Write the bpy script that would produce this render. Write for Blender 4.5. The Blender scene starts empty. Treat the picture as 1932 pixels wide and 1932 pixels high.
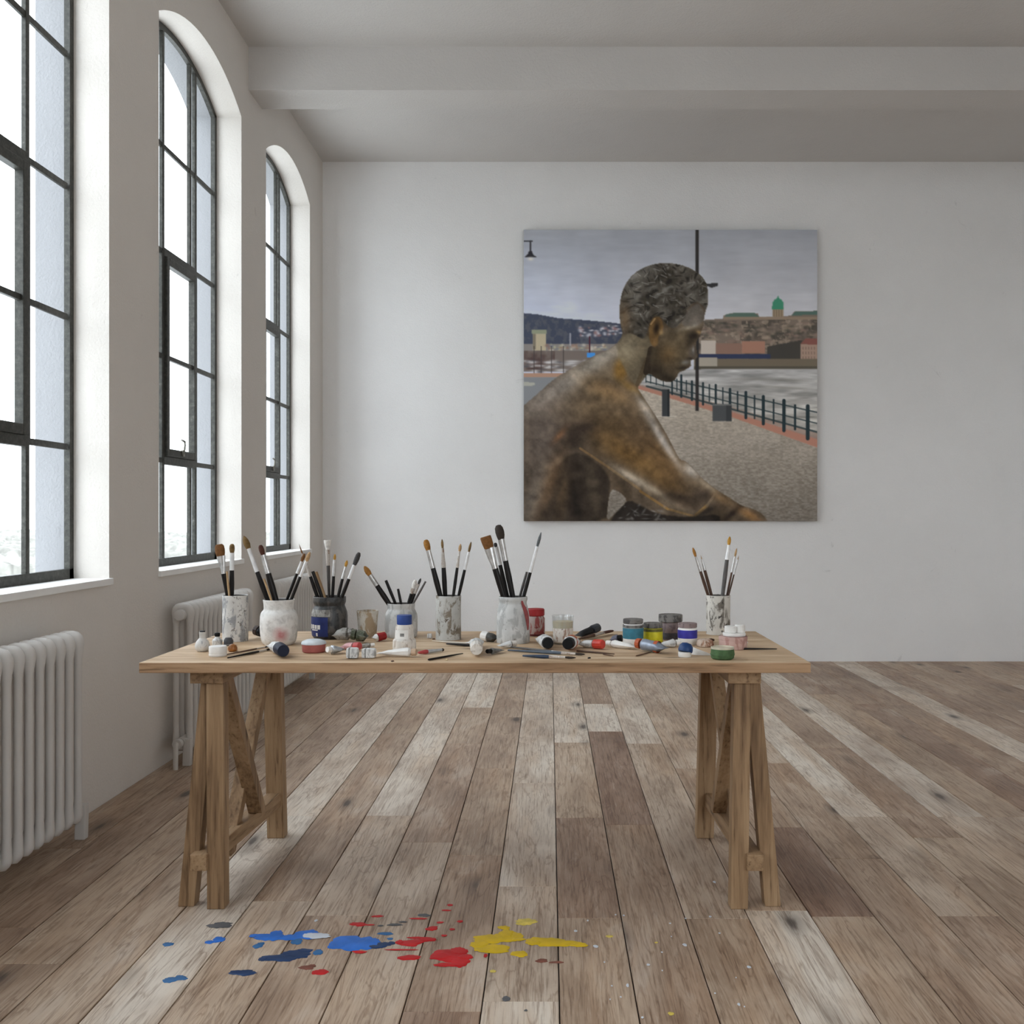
import bpy, bmesh, math, random
import numpy as np
from mathutils import Vector, Matrix, Quaternion
random.seed(7)
SC = bpy.context.scene
COL = SC.collection
PI = math.pi
# camera constants (metres, looking along +Y, eye 1.2 m above the boards)
EYE = 1.2; FPX = 1841.0; VX = 1037.0; VY = 970.0
TOP = 0.76                                   # height of the work surface

def on_plane(px, py, z):                     # photo point -> where its sight line meets a level at height z
    D = (EYE - z) * FPX / (py - VY)
    return Vector(((px - VX) * D / FPX, D, z))
def at_depth(px, py, D):
    return Vector(((px - VX) * D / FPX, D, EYE + (VY - py) * D / FPX))

# ------------------------------------------------------------------ materials
def lin(c):
    return tuple((v / 255 / 12.92 if v / 255 <= 0.04045 else ((v / 255 + 0.055) / 1.055) ** 2.4) for v in c)
class NT:
    def __init__(s, name):
        s.m = bpy.data.materials.new(name); s.m.use_nodes = True
        s.t = s.m.node_tree; s.n = s.t.nodes; s.b = s.n['Principled BSDF']; s.out = s.n['Material Output']
    def node(s, typ, **kw):
        x = s.n.new(typ)
        for k, v in kw.items():
            if k.startswith('_'): x.inputs[k[1:].replace('_', ' ')].default_value = v
            else: setattr(x, k, v)
        return x
    def link(s, a, b): s.t.links.new(a, b)
    def coords(s, scale=(1, 1, 1), kind='Object'):
        tc = s.node('ShaderNodeTexCoord'); mp = s.node('ShaderNodeMapping'); mp.inputs['Scale'].default_value = scale
        s.link(tc.outputs[kind], mp.inputs['Vector']); return mp.outputs['Vector']
    def noise(s, vec, scale, detail=4, rough=.55, dist=0.0):
        x = s.node('ShaderNodeTexNoise'); x.inputs['Scale'].default_value = scale; x.inputs['Detail'].default_value = detail
        x.inputs['Roughness'].default_value = rough; x.inputs['Distortion'].default_value = dist
        s.link(vec, x.inputs['Vector']); return x.outputs['Fac']
    def ramp(s, fac, stops, interp='LINEAR'):
        r = s.node('ShaderNodeValToRGB'); e = r.color_ramp.elements; r.color_ramp.interpolation = interp
        while len(e) > 1: e.remove(e[-1])
        for i, (p, c) in enumerate(stops):
            c = (c, c, c, 1) if isinstance(c, (int, float)) else (*c, 1)
            if i == 0: e[0].position = p; e[0].color = c
            else: k = e.new(p); k.color = c
        s.link(fac, r.inputs['Fac']); return r.outputs['Color']
    def mix(s, fac, a, b, mode='MIX'):
        x = s.node('ShaderNodeMix', data_type='RGBA', blend_type=mode)
        for sock, v in ((x.inputs[0], fac), (x.inputs[6], a), (x.inputs[7], b)):
            if isinstance(v, (int, float)): sock.default_value = v
            elif isinstance(v, tuple): sock.default_value = (*v[:3], 1)
            else: s.link(v, sock)
        return x.outputs[2]
    def math(s, op, a, b=0.0):
        x = s.node('ShaderNodeMath', operation=op)
        for sock, v in ((x.inputs[0], a), (x.inputs[1], b)):
            if isinstance(v, (int, float)): sock.default_value = v
            else: s.link(v, sock)
        return x.outputs[0]
    def bump(s, h, strength=.2, dist=.01):
        x = s.node('ShaderNodeBump'); x.inputs['Strength'].default_value = strength; x.inputs['Distance'].default_value = dist
        s.link(h, x.inputs['Height']); s.link(x.outputs[0], s.b.inputs['Normal'])
    def base(s, c):
        if isinstance(c, tuple): s.b.inputs['Base Color'].default_value = (*c[:3], 1)
        else: s.link(c, s.b.inputs['Base Color'])
    def set(s, rough=None, metal=None, spec=None):
        if rough is not None: s.b.inputs['Roughness'].default_value = rough
        if metal is not None: s.b.inputs['Metallic'].default_value = metal
        if spec is not None: s.b.inputs['Specular IOR Level'].default_value = spec

def plain(name, c, rough=.5, metal=0.0, var=.12, scale=40, bump=0.0, spec=.35):
    n = NT(name); v = n.coords(); f = n.noise(v, scale, 3)
    c = lin(c); lo = tuple(x * (1 - var) for x in c); hi = tuple(min(1, x * (1 + var)) for x in c)
    n.base(n.ramp(f, [(.3, lo), (.7, hi)])); n.set(rough, metal, spec)
    if bump: n.bump(f, bump, .002)
    return n.m
def spatter(name, base, c2, c3, scale=30, a2=.5, a3=.62, rough=.6, streak=.5, bump=.5):
    """paint-daubed surface: two layers of dried daubs over the base colour"""
    n = NT(name); v = n.coords((1, 1, streak)); v2 = n.coords((1, 1, 1))
    f1 = n.noise(v, scale, 6, .65, .6); f2 = n.noise(v2, scale * 1.7, 5, .7, .3); f3 = n.noise(v2, scale * .45, 3, .5)
    b = n.ramp(f3, [(.3, tuple(x * .8 for x in lin(base))), (.7, tuple(min(1, x * 1.1) for x in lin(base)))])
    m = n.mix(n.ramp(f1, [(a2 - .03, 0.0), (a2 + .05, 1.0)]), b, lin(c2))
    m = n.mix(n.ramp(f2, [(a3 - .02, 0.0), (a3 + .03, 1.0)]), m, lin(c3))
    n.base(m); n.set(rough); n.bump(f1, bump, .002); return n.m
def wood(name, axis, light, mid, dark, scale=1.0, rough=.6, knots=True):
    n = NT(name)
    st = {'x': (1.2, 22, 22), 'y': (22, 1.2, 22), 'z': (22, 22, 1.2)}[axis]
    st2 = {'x': (.7, 5, 5), 'y': (5, .7, 5), 'z': (5, 5, .7)}[axis]
    info = n.node('ShaderNodeObjectInfo')
    def off(sc):
        tc = n.node('ShaderNodeTexCoord'); mp = n.node('ShaderNodeMapping'); mp.inputs['Scale'].default_value = sc
        cmb = n.node('ShaderNodeCombineXYZ')
        for k in range(3): n.link(n.math('MULTIPLY', info.outputs['Random'], 13.7 * (k + 1)), cmb.inputs[k])
        n.link(cmb.outputs[0], mp.inputs['Location']); n.link(tc.outputs['Object'], mp.inputs['Vector']); return mp.outputs['Vector']
    fine = n.noise(off(tuple(x * 5 * scale for x in st)), 1.0, 5, .6, .2)
    big = n.noise(off(tuple(x * scale for x in st2)), 2.0, 3, .5, .5)
    rings = n.math('PINGPONG', n.math('MULTIPLY', big, 5.0), 1.0)
    wide = n.noise(off(tuple(x * 1.4 * scale for x in st)), 1.0, 3, .5)
    mixv = n.math('ADD', n.math('ADD', n.math('MULTIPLY', fine, .5), n.math('MULTIPLY', wide, .3)), n.math('MULTIPLY', rings, .2))
    c = n.ramp(mixv, [(.30, lin(dark)), (.47, lin(mid)), (.64, lin(light))])
    c = n.mix(n.ramp(fine, [(.30, .75), (.42, 0.0)]), c, tuple(x * .8 for x in lin(dark)))
    if knots:
        vo = n.node('ShaderNodeTexVoronoi'); vo.inputs['Scale'].default_value = .62
        n.link(off(tuple(x * .5 for x in st2)) if False else off({'x': (4, 12, 12), 'y': (12, 4, 12), 'z': (12, 12, 4)}[axis]), vo.inputs['Vector'])
        c = n.mix(n.ramp(vo.outputs['Distance'], [(.06, .85), (.12, 0.0)]), c, tuple(x * .45 for x in lin(dark)))
    n.base(c); n.set(rough, spec=.3); n.bump(fine, .25, .002); return n.m

def plaster(name, c, sc=1.0):
    n = NT(name); v = n.coords()
    f = n.noise(v, 1.3, 5, .6); g = n.noise(v, 95 * sc, 3, .6); h = n.noise(v, 9, 5, .65)
    c = lin(c)
    col = n.ramp(f, [(.3, tuple(x * .94 for x in c)), (.7, c)])
    cr = n.noise(v, 3.1, 8, .72, 1.5)             # hairline scuffs
    col = n.mix(n.ramp(cr, [(.30, .35), (.34, 0.0)]), col, tuple(x * .6 for x in c))
    n.base(col); n.set(.9, spec=.15)
    n.bump(n.math('ADD', n.math('MULTIPLY', g, .6), n.math('MULTIPLY', h, .8)), .55, .008); return n.m

# ------------------------------------------------------------------ mesh helpers
def finish(name, bm, mat, parent=None, smooth=False, loc=None, mw=None):
    me = bpy.data.meshes.new(name); bmesh.ops.recalc_face_normals(bm, faces=bm.faces); bm.to_mesh(me); bm.free()
    for p in me.polygons: p.use_smooth = smooth
    if smooth:
        try: me.set_sharp_from_angle(angle=math.radians(38))
        except Exception: pass
    o = bpy.data.objects.new(name, me); COL.objects.link(o)
    if mat: me.materials.append(mat)
    if parent: o.parent = parent
    if loc is not None: o.location = loc
    return o
def tag(o, label=None, cat=None, group=None, kind=None):
    for k, v in (('label', label), ('category', cat), ('group', group), ('kind', kind)):
        if v: o[k] = v
    return o
def thing(name, label, cat, loc=(0, 0, 0), quat=None, group=None):
    o = bpy.data.objects.new(name, None); COL.objects.link(o); o.location = loc; o.empty_display_size = .05
    if quat: o.rotation_mode = 'QUATERNION'; o.rotation_quaternion = quat
    return tag(o, label, cat, group)
def add_box(bm, a, b, bevel=0.0):
    x0, y0, z0 = a; x1, y1, z1 = b
    vs = [bm.verts.new(p) for p in ((x0, y0, z0), (x1, y0, z0), (x1, y1, z0), (x0, y1, z0), (x0, y0, z1), (x1, y0, z1), (x1, y1, z1), (x0, y1, z1))]
    fs = [bm.faces.new([vs[i] for i in f]) for f in ((0, 3, 2, 1), (4, 5, 6, 7), (0, 1, 5, 4), (1, 2, 6, 5), (2, 3, 7, 6), (3, 0, 4, 7))]
    if bevel:
        ed = list({e for f in fs for e in f.edges})
        bmesh.ops.bevel(bm, geom=ed, offset=bevel, segments=2, affect='EDGES', profile=.6)
def box(name, a, b, mat, parent=None, bevel=0.0):
    bm = bmesh.new(); add_box(bm, a, b, bevel); return finish(name, bm, mat, parent)
def add_prism(bm, p0, p1, u, v, bevel=.003):
    """bar from p0 to p1; u, v: half-size vectors of both end cuts"""
    p0, p1, u, v = map(Vector, (p0, p1, u, v))
    vs = [bm.verts.new(p + su * u + sv * v) for p in (p0, p1) for su, sv in ((-1, -1), (1, -1), (1, 1), (-1, 1))]
    fs = [bm.faces.new([vs[i] for i in f]) for f in ((0, 3, 2, 1), (4, 5, 6, 7), (0, 1, 5, 4), (1, 2, 6, 5), (2, 3, 7, 6), (3, 0, 4, 7))]
    if bevel:
        bmesh.ops.bevel(bm, geom=list({e for f in fs for e in f.edges}), offset=bevel, segments=2, affect='EDGES', profile=.6)
def add_lathe(bm, prof, n=28, sx=1.0, sy=1.0, wob=0.0, M=None):
    rings = []
    for r, z in prof:
        if r < 1e-6: rings.append([bm.verts.new((0, 0, z))])
        else:
            rings.append([bm.verts.new((r * sx * math.cos(2 * PI * k / n) * (1 + wob * math.sin(3 * 2 * PI * k / n + z * 90)),
                                        r * sy * math.sin(2 * PI * k / n) * (1 + wob * math.cos(2 * 2 * PI * k / n + z * 70)), z)) for k in range(n)])
    for A, B in zip(rings, rings[1:]):
        if len(A) == 1 and len(B) == 1: continue
        for k in range(n):
            k2 = (k + 1) % n
            if len(A) == 1: bm.faces.new((A[0], B[k], B[k2]))
            elif len(B) == 1: bm.faces.new((A[k], B[0], A[k2]))
            else: bm.faces.new((A[k], B[k], B[k2], A[k2]))
    if M is not None:
        bmesh.ops.transform(bm, matrix=M, verts=[v for R in rings for v in R])
def lathe(name, prof, mat, parent=None, n=28, sx=1.0, sy=1.0, wob=0.0, loc=None):
    bm = bmesh.new(); add_lathe(bm, prof, n, sx, sy, wob); return finish(name, bm, mat, parent, True, loc)
def add_tube(bm, pts, r, n=10, closed=False):
    pts = [Vector(p) for p in pts]; m = len(pts); rings = []
    rs = r if isinstance(r, (list, tuple)) else [r] * m
    prev = None
    for i, p in enumerate(pts):
        t = (pts[(i + 1) % m] - pts[i - 1]) if closed else (pts[min(i + 1, m - 1)] - pts[max(i - 1, 0)])
        t.normalize()
        a = Vector((0, 1, 0)) if abs(t.y) < .9 else Vector((1, 0, 0))
        if prev is not None: a = prev
        b = t.cross(a).normalized(); a = b.cross(t).normalized(); prev = a
        rings.append([bm.verts.new(p + rs[i] * (a * math.cos(2 * PI * k / n) + b * math.sin(2 * PI * k / n))) for k in range(n)])
    for i in range(m if closed else m - 1):
        A, B = rings[i], rings[(i + 1) % m]
        for k in range(n): bm.faces.new((A[k], A[(k + 1) % n], B[(k + 1) % n], B[k]))
    if not closed:
        bm.faces.new(rings[0][::-1]); bm.faces.new(rings[-1])
def cyl_patch(name, rf, a0, a1, z0, z1, mat, parent, off=.0008, n=14, m=4):
    """a label wrapped on a round wall; angle 0 faces the viewer side (-Y)"""
    bm = bmesh.new(); g = []
    for j in range(m + 1):
        z = z0 + (z1 - z0) * j / m; r = (rf(z) if callable(rf) else rf) + off
        g.append([bm.verts.new((r * math.sin(a0 + (a1 - a0) * i / n), -r * math.cos(a0 + (a1 - a0) * i / n), z)) for i in range(n + 1)])
    for j in range(m):
        for i in range(n): bm.faces.new((g[j][i], g[j][i + 1], g[j + 1][i + 1], g[j + 1][i]))
    return finish(name, bm, mat, parent, True)
# ------------------------------------------------------------------ room shell
XL, XO, XR = -1.85, -2.16, 4.6               # inner / outer face of the window wall, right wall
YB, YF, H = 7.95, -2.6, 4.07
WALL = plaster('wall_plaster', (241, 241, 241)); WALL_L = plaster('window_wall_plaster', (222, 217, 211)); CEIL = plaster('ceiling_plaster', (205, 202, 199), .8)  # back wall whiter, window wall darker: light difference put into the plaster colours
SPR, APX, SILL = 3.585, 3.752, .925
WIN = [(2.868, 4.098), (4.62, 5.857), (6.366, 7.53), (1.12, 2.35), (-.63, .60)]
def arch(y0, y1, n=18, spr=SPR, apx=APX):
    w = (y1 - y0) / 2; h = apx - spr; R = (w * w + h * h) / (2 * h); yc = (y0 + y1) / 2; zc = apx - R
    a = math.asin(w / R)
    return [(yc + R * math.sin(-a + 2 * a * k / n), zc + R * math.cos(-a + 2 * a * k / n)) for k in range(n + 1)]
def window_wall():
    bm = bmesh.new()
    def quad(x, a, b): bm.faces.new([bm.verts.new((x, y, z)) for y, z in ((a[0], a[1]), (b[0], a[1]), (b[0], b[1]), (a[0], b[1]))])
    segs = sorted(WIN); y = YF
    for x in (XL, XO):
        y = YF
        for y0, y1 in segs:
            quad(x, (y, -.05), (y0, H)); quad(x, (y0, -.05), (y1, SILL))
            ar = arch(y0, y1)
            for (ya, za), (yb, zb) in zip(ar, ar[1:]):
                bm.faces.new([bm.verts.new((x, *p)) for p in ((ya, za), (yb, zb), (yb, H), (ya, H))])
            y = y1
        quad(x, (y, -.05), (YB, H))
    for y0, y1 in segs:
        loop = [(y0, SILL)] + arch(y0, y1) + [(y1, SILL)]
        for (ya, za), (yb, zb) in zip(loop, loop[1:] + loop[:1]):
            bm.faces.new([bm.verts.new(p) for p in ((XL, ya, za), (XL, yb, zb), (-2.023, yb, zb), (-2.023, ya, za))])
    for y0, y1 in segs:                       # outside the frames the same reveal, colour greyed to dim its daylight
        loop = [(y0, SILL)] + arch(y0, y1) + [(y1, SILL)]
        for (ya, za), (yb, zb) in zip(loop, loop[1:] + loop[:1]):
            f = bm.faces.new([bm.verts.new(p) for p in ((-2.023, ya, za), (-2.023, yb, zb), (XO, yb, zb), (XO, ya, za))]); f.material_index = 1
    bmesh.ops.remove_doubles(bm, verts=bm.verts, dist=1e-5)
    o = finish('wall_left', bm, WALL_L); o.data.materials.append(plaster('greyed_outer_reveal', (150, 151, 154))); tag(o, kind='structure')
window_wall()
S = lambda n, a, b, m: tag(box(n, a, b, m), kind='structure')
S('wall_back', (XO, YB, -.05), (XR + .2, YB + .2, H + .2), WALL)
S('wall_right', (XR, YF, -.05), (XR + .2, YB, H + .2), WALL)
bm = bmesh.new(); FW = [(1.3, 2.9), (3.15, 4.35)]; xs = XO                     # wall behind the viewer, with two unseen openings added to let in daylight
for fa, fb in FW + [(XR + .2, XR + .2)]:
    add_box(bm, (xs, YF - .2, -.05), (fa, YF, H + .2))
    if fb > fa: add_box(bm, (fa, YF - .2, -.05), (fb, YF, SILL)); add_box(bm, (fa, YF - .2, 3.6), (fb, YF, H + .2))
    xs = fb
tag(finish('wall_front', bm, WALL), kind='structure')
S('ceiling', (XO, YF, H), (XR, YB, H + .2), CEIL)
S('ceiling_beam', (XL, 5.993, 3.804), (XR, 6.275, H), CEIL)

# ---- steel windows
STEEL = NT('weathered_steel'); _v = STEEL.coords(); _f = STEEL.noise(_v, 48, 6, .7)
STEEL.base(STEEL.ramp(_f, [(.30, lin((34, 34, 31))), (.50, lin((54, 54, 49))), (.66, lin((74, 73, 68))), (.76, lin((128, 126, 122)))])); STEEL.set(.5, .25); STEEL.bump(_f, .4, .002)
STEEL = STEEL.m
SILLM = plain('sill_white_paint', (236, 236, 234), .45, var=.03, scale=8)
GL = NT('thin_window_glass')
_t = GL.node('ShaderNodeBsdfTransparent'); _g = GL.node('ShaderNodeBsdfGlossy', _Roughness=.02); _mx = GL.node('ShaderNodeMixShader')
_mx.inputs[0].default_value = .05; _t.inputs[0].default_value = (.97, .985, .985, 1)
GL.link(_t.outputs[0], _mx.inputs[1]); GL.link(_g.outputs[0], _mx.inputs[2]); GL.link(_mx.outputs[0], GL.out.inputs['Surface']); GLASS = GL.m
BRASS = plain('dull_latch_metal', (120, 118, 110), .4, .8)
FX0, FX1 = -2.022, -1.998                     # depth of the steel frames in the opening
HB = [1.48, 2.02, 2.563, 3.112]               # cross bars
for i, (y0, y1) in enumerate(WIN):
    w = thing('window_%d' % (i + 1), None, None, (0, 0, 0)); tag(w, kind='structure')
    fy0, fy1, fz = y0 + .002, y1 - .002, SILL + .002
    # outer frame: two stiles, a bottom rail and the arched head
    bm = bmesh.new()
    add_box(bm, (FX0, fy0, fz), (FX1, fy0 + .033, SPR)); add_box(bm, (FX0, fy1 - .033, fz), (FX1, fy1, SPR))
    add_box(bm, (FX0, fy0, fz), (FX1, fy1, fz + .045))
    o_, i_ = arch(fy0, fy1, 18, SPR, APX - .002), arch(fy0 + .033, fy1 - .033, 18, SPR - .02, APX - .035)
    for k in range(18):
        p = [(x, *q) for x in (FX0, FX1) for q in (o_[k], o_[k + 1], i_[k + 1], i_[k])]
        vs = [bm.verts.new(q) for q in p]
        for f in ((0, 1, 2, 3), (7, 6, 5, 4), (0, 4, 5, 1), (3, 2, 6, 7)): bm.faces.new([vs[j] for j in f])
    finish('window_frame', bm, STEEL, w)
    m1, m2 = y0 + .437, y1 - .407
    m2 = y1 - (.357, .337, .30, .36, .36)[i]
    def head(y):
        wv = (y1 - y0) / 2; h = APX - SPR; R = (wv * wv + h * h) / (2 * h)
        return APX - R + math.sqrt(max(R * R - (y - (y0 + y1) / 2) ** 2, 0)) - .02
    def bar(name, a, b): return box(name, a, b, STEEL, w, .003)
    bx0, bx1 = -2.020, -2.000
    dbl = i in (1, 2)
    for k, m in enumerate((m1, m2)):
        bar('mullion', (bx0, m - .013, fz + .04), (bx1, m + .013, HB[0])); bar('mullion', (bx0, m - .013, HB[2]), (bx1, m + .013, head(m)))
        if dbl and k == 1:
            bar('mullion', (bx0, m - .092, fz + .04), (bx1, m - .068, HB[0])); bar('mullion', (bx0, m - .092, HB[2]), (bx1, m - .068, head(m - .08)))
        bar('mullion', (bx0 - .006, m - .019, HB[0]), (bx1, m + .019, HB[2]))
    for k, z in enumerate(HB):
        t = .013
        bar('transom', (bx0 + .003, fy0 + .04, z - t), (bx1 - .003, m1, z + t)); bar('transom', (bx0 + .003, m2, z - t), (bx1 - .003, fy1 - .04, z + t))
        if k == 3: bar('transom', (bx0 + .003, m1, z - t), (bx1 - .003, m2, z + t))
        if k in (0, 2): bar('transom', (bx0 - .004, m1, z - .022), (bx1 + .002, m2, z + .022))
    # opening sash in the middle column
    bm = bmesh.new(); a, b, c, d = m1 + .019, m2 - .019, HB[0] + .022, HB[2] - .022; sx0, sx1 = -2.024, -1.988
    for q in (((sx0, a, c), (sx1, a + .034, d)), ((sx0, b - .034, c), (sx1, b, d)), ((sx0, a + .034, c), (sx1, b - .034, c + .04)), ((sx0, a + .034, d - .04), (sx1, b - .034, d)),
              ((sx0 + .008, a + .034, HB[1] - .012), (sx1 - .008, b - .034, HB[1] + .012))): add_box(bm, *q, .003)
    sash = finish('sash', bm, STEEL, w)
    bm = bmesh.new(); yl = (a + b) / 2; zl = c + .04
    add_box(bm, (sx1 - .005, yl - .012, zl - .03), (sx1 + .008, yl + .012, zl + .004), .002)
    add_tube(bm, [(sx1 + .006, yl, zl - .015), (sx1 + .012, yl, zl + .03), (sx1 + .012, yl - .004, zl + .05), (sx1 + .014, yl - .05, zl + .055)], .0055, 8)
    if i: finish('sash_latch', bm, BRASS, sash, True)
    else: bm.free()
    # glass, one clear pane sheet following the arch
    bm = bmesh.new(); gl = [(fy0 + .02, fz + .02)] + arch(fy0 + .02, fy1 - .02, 18, SPR, APX - .02) + [(fy1 - .02, fz + .02)]
    bm.faces.new([bm.verts.new((-2.011, *p)) for p in gl]); finish('glass_pane', bm, GLASS, w)
    box('window_sill', (FX1 + .002, y0 - .008, SILL - .022), (XL + .016, y1 + .008, SILL + .006), SILLM, w, .003).data
    box('outer_sill', (XO - .04, y0 + .001, SILL - .02), (FX0 - .002, y1 - .001, SILL + .004), SILLM, w, .003)

# ------------------------------------------------------------------ plank floor: one mesh, tone and grain seed stored per board
PW, PX0 = .1892, .024
L_, M_, D_, E_ = .95, .58, .24, .42           # light, mid, dark, mid-dark boards
JO = {0: [(1732, M_), (1543, E_ - .06), (1401, M_), (0, L_ - .1)], 1: [(1556, M_ - .1), (1380, D_ - .03), (1328, L_), (0, E_)],
      2: [(1733, M_), (1403, M_ + .1), (0, L_ - .1)], -1: [(1889, L_ - .05), (1672, M_ + .15), (1477, L_ - .12), (1359, L_), (1285, M_ + .22), (0, M_ + .1)],
      -2: [(1908, D_ + .1), (1614, E_ + .05), (1450, M_ - .02), (1353, M_ - .08), (0, E_ + .08)], -3: [(1589, M_ + .1), (1403, E_), (1335, M_ - .02), (0, L_)],
      -4: [(1727, M_ - .08), (1539, M_ + .08), (1384, L_ - .02), (0, L_)], -5: [(1700, M_ + .1), (1384, M_ - .08), (0, M_)], -6: [(1539, L_), (1382, L_ - .05), (0, L_ - .1)],
      -7: [(1620, M_), (1420, M_ - .1), (0, E_)], 3: [(1718, L_), (1450, M_ - .05), (0, M_ + .1)], 4: [(1729, M_), (1561, D_ - .05), (1390, M_ - .05), (0, M_ + .1)],
      5: [(1620, E_ + .05), (1440, E_ + .08), (0, M_)], 6: [(1728, E_), (1541, M_ + .1), (1333, L_), (0, L_ - .15)], 7: [(1580, M_), (1411, E_), (0, E_ + .05)],
      8: [(1541, M_ + .15), (1386, L_), (0, L_ - .02)], 9: [(1541, M_ + .1), (1310, M_), (0, E_)], 10: [(1640, E_), (1403, D_ + .02), (1328, D_ + .08), (0, E_)],
      11: [(1520, M_ + .05), (1330, M_ - .1), (0, E_)], 12: [(1450, M_), (1295, L_ - .08), (0, L_ - .02)], 13: [(1400, M_), (0, E_)], 14: [(1405, M_), (1310, E_), (0, M_)]}
def build_floor():
    rnd = random.Random(3); verts, faces, cols = [], [], []
    g, dp = .0017, .009
    for k in range(-13, 25):
        x0, x1 = max(PX0 + k * PW, XO + .3), min(PX0 + (k + 1) * PW, XR)
        if x1 <= XL or x0 >= XR: continue
        x0 = max(x0, XL)
        if k in JO: ys = [((EYE * FPX / (p - VY)) if p else YB, t) for p, t in JO[k]]
        else:
            ys, y = [], rnd.uniform(1.9, 3.2)
            while y < YB: ys.append((y, rnd.choice((L_ - .1, M_, M_ + .1, E_, E_ + .1)))); y += rnd.uniform(1.1, 2.6)
            ys.append((YB, rnd.choice((M_, E_))))
        pre, y = [], ys[0][0] - rnd.uniform(.9, 1.8)
        ya = YF
        segs = []
        b = ys[0][0]; st = []
        while b > YF: st.append(b); b -= rnd.uniform(1.2, 2.2)
        lst = [(YF, st[-1] if len(st) > 1 else ys[0][0], ys[0][1] if len(st) < 2 else rnd.choice((M_, E_)))]
        for q in range(len(st) - 1, 0, -1): lst.append((st[q], st[q - 1], ys[0][1] if q == 1 else rnd.choice((M_, L_ - .1, E_))))
        for (a, _), (b2, t2) in zip(ys, ys[1:]): lst.append((a, b2, t2))
        for a, b2, t in lst:
            if b2 - a < .01: continue
            s1, s2 = rnd.random(), rnd.random(); n0 = len(verts); ge = g * .55
            X0, X1, Y0, Y1 = x0 + g, x1 - g, a + ge, b2 - ge
            e = .0012
            verts += [(X0 + e, Y0 + e, 0), (X1 - e, Y0 + e, 0), (X1 - e, Y1 - e, 0), (X0 + e, Y1 - e, 0),
                      (X0, Y0, -.0012), (X1, Y0, -.0012), (X1, Y1, -.0012), (X0, Y1, -.0012), (X0, Y0, -dp), (X1, Y0, -dp), (X1, Y1, -dp), (X0, Y1, -dp)]
            fs = [(0, 1, 2, 3)] + [(4 + j, 4 + (j + 1) % 4, (j + 1) % 4, j) for j in range(4)] + [(8 + j, 8 + (j + 1) % 4, 4 + (j + 1) % 4, 4 + j) for j in range(4)]
            for f in fs: faces.append([n0 + j for j in f]); cols.append((t, s1, s2, 1))
    n0 = len(verts); verts += [(XO, YF, -dp), (XR, YF, -dp), (XR, YB, -dp), (XO, YB, -dp)]; faces.append([n0, n0 + 1, n0 + 2, n0 + 3]); cols.append((-1, 0, 0, 1))
    me = bpy.data.meshes.new('floor'); me.from_pydata(verts, [], faces); at = me.attributes.new('board', 'FLOAT_COLOR', 'CORNER')
    buf = []
    for f, c in zip(faces, cols): buf += list(c) * len(f)
    at.data.foreach_set('color', buf)
    o = bpy.data.objects.new('floor', me); COL.objects.link(o); tag(o, kind='structure'); return o
FLOOR = build_floor()
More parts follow.
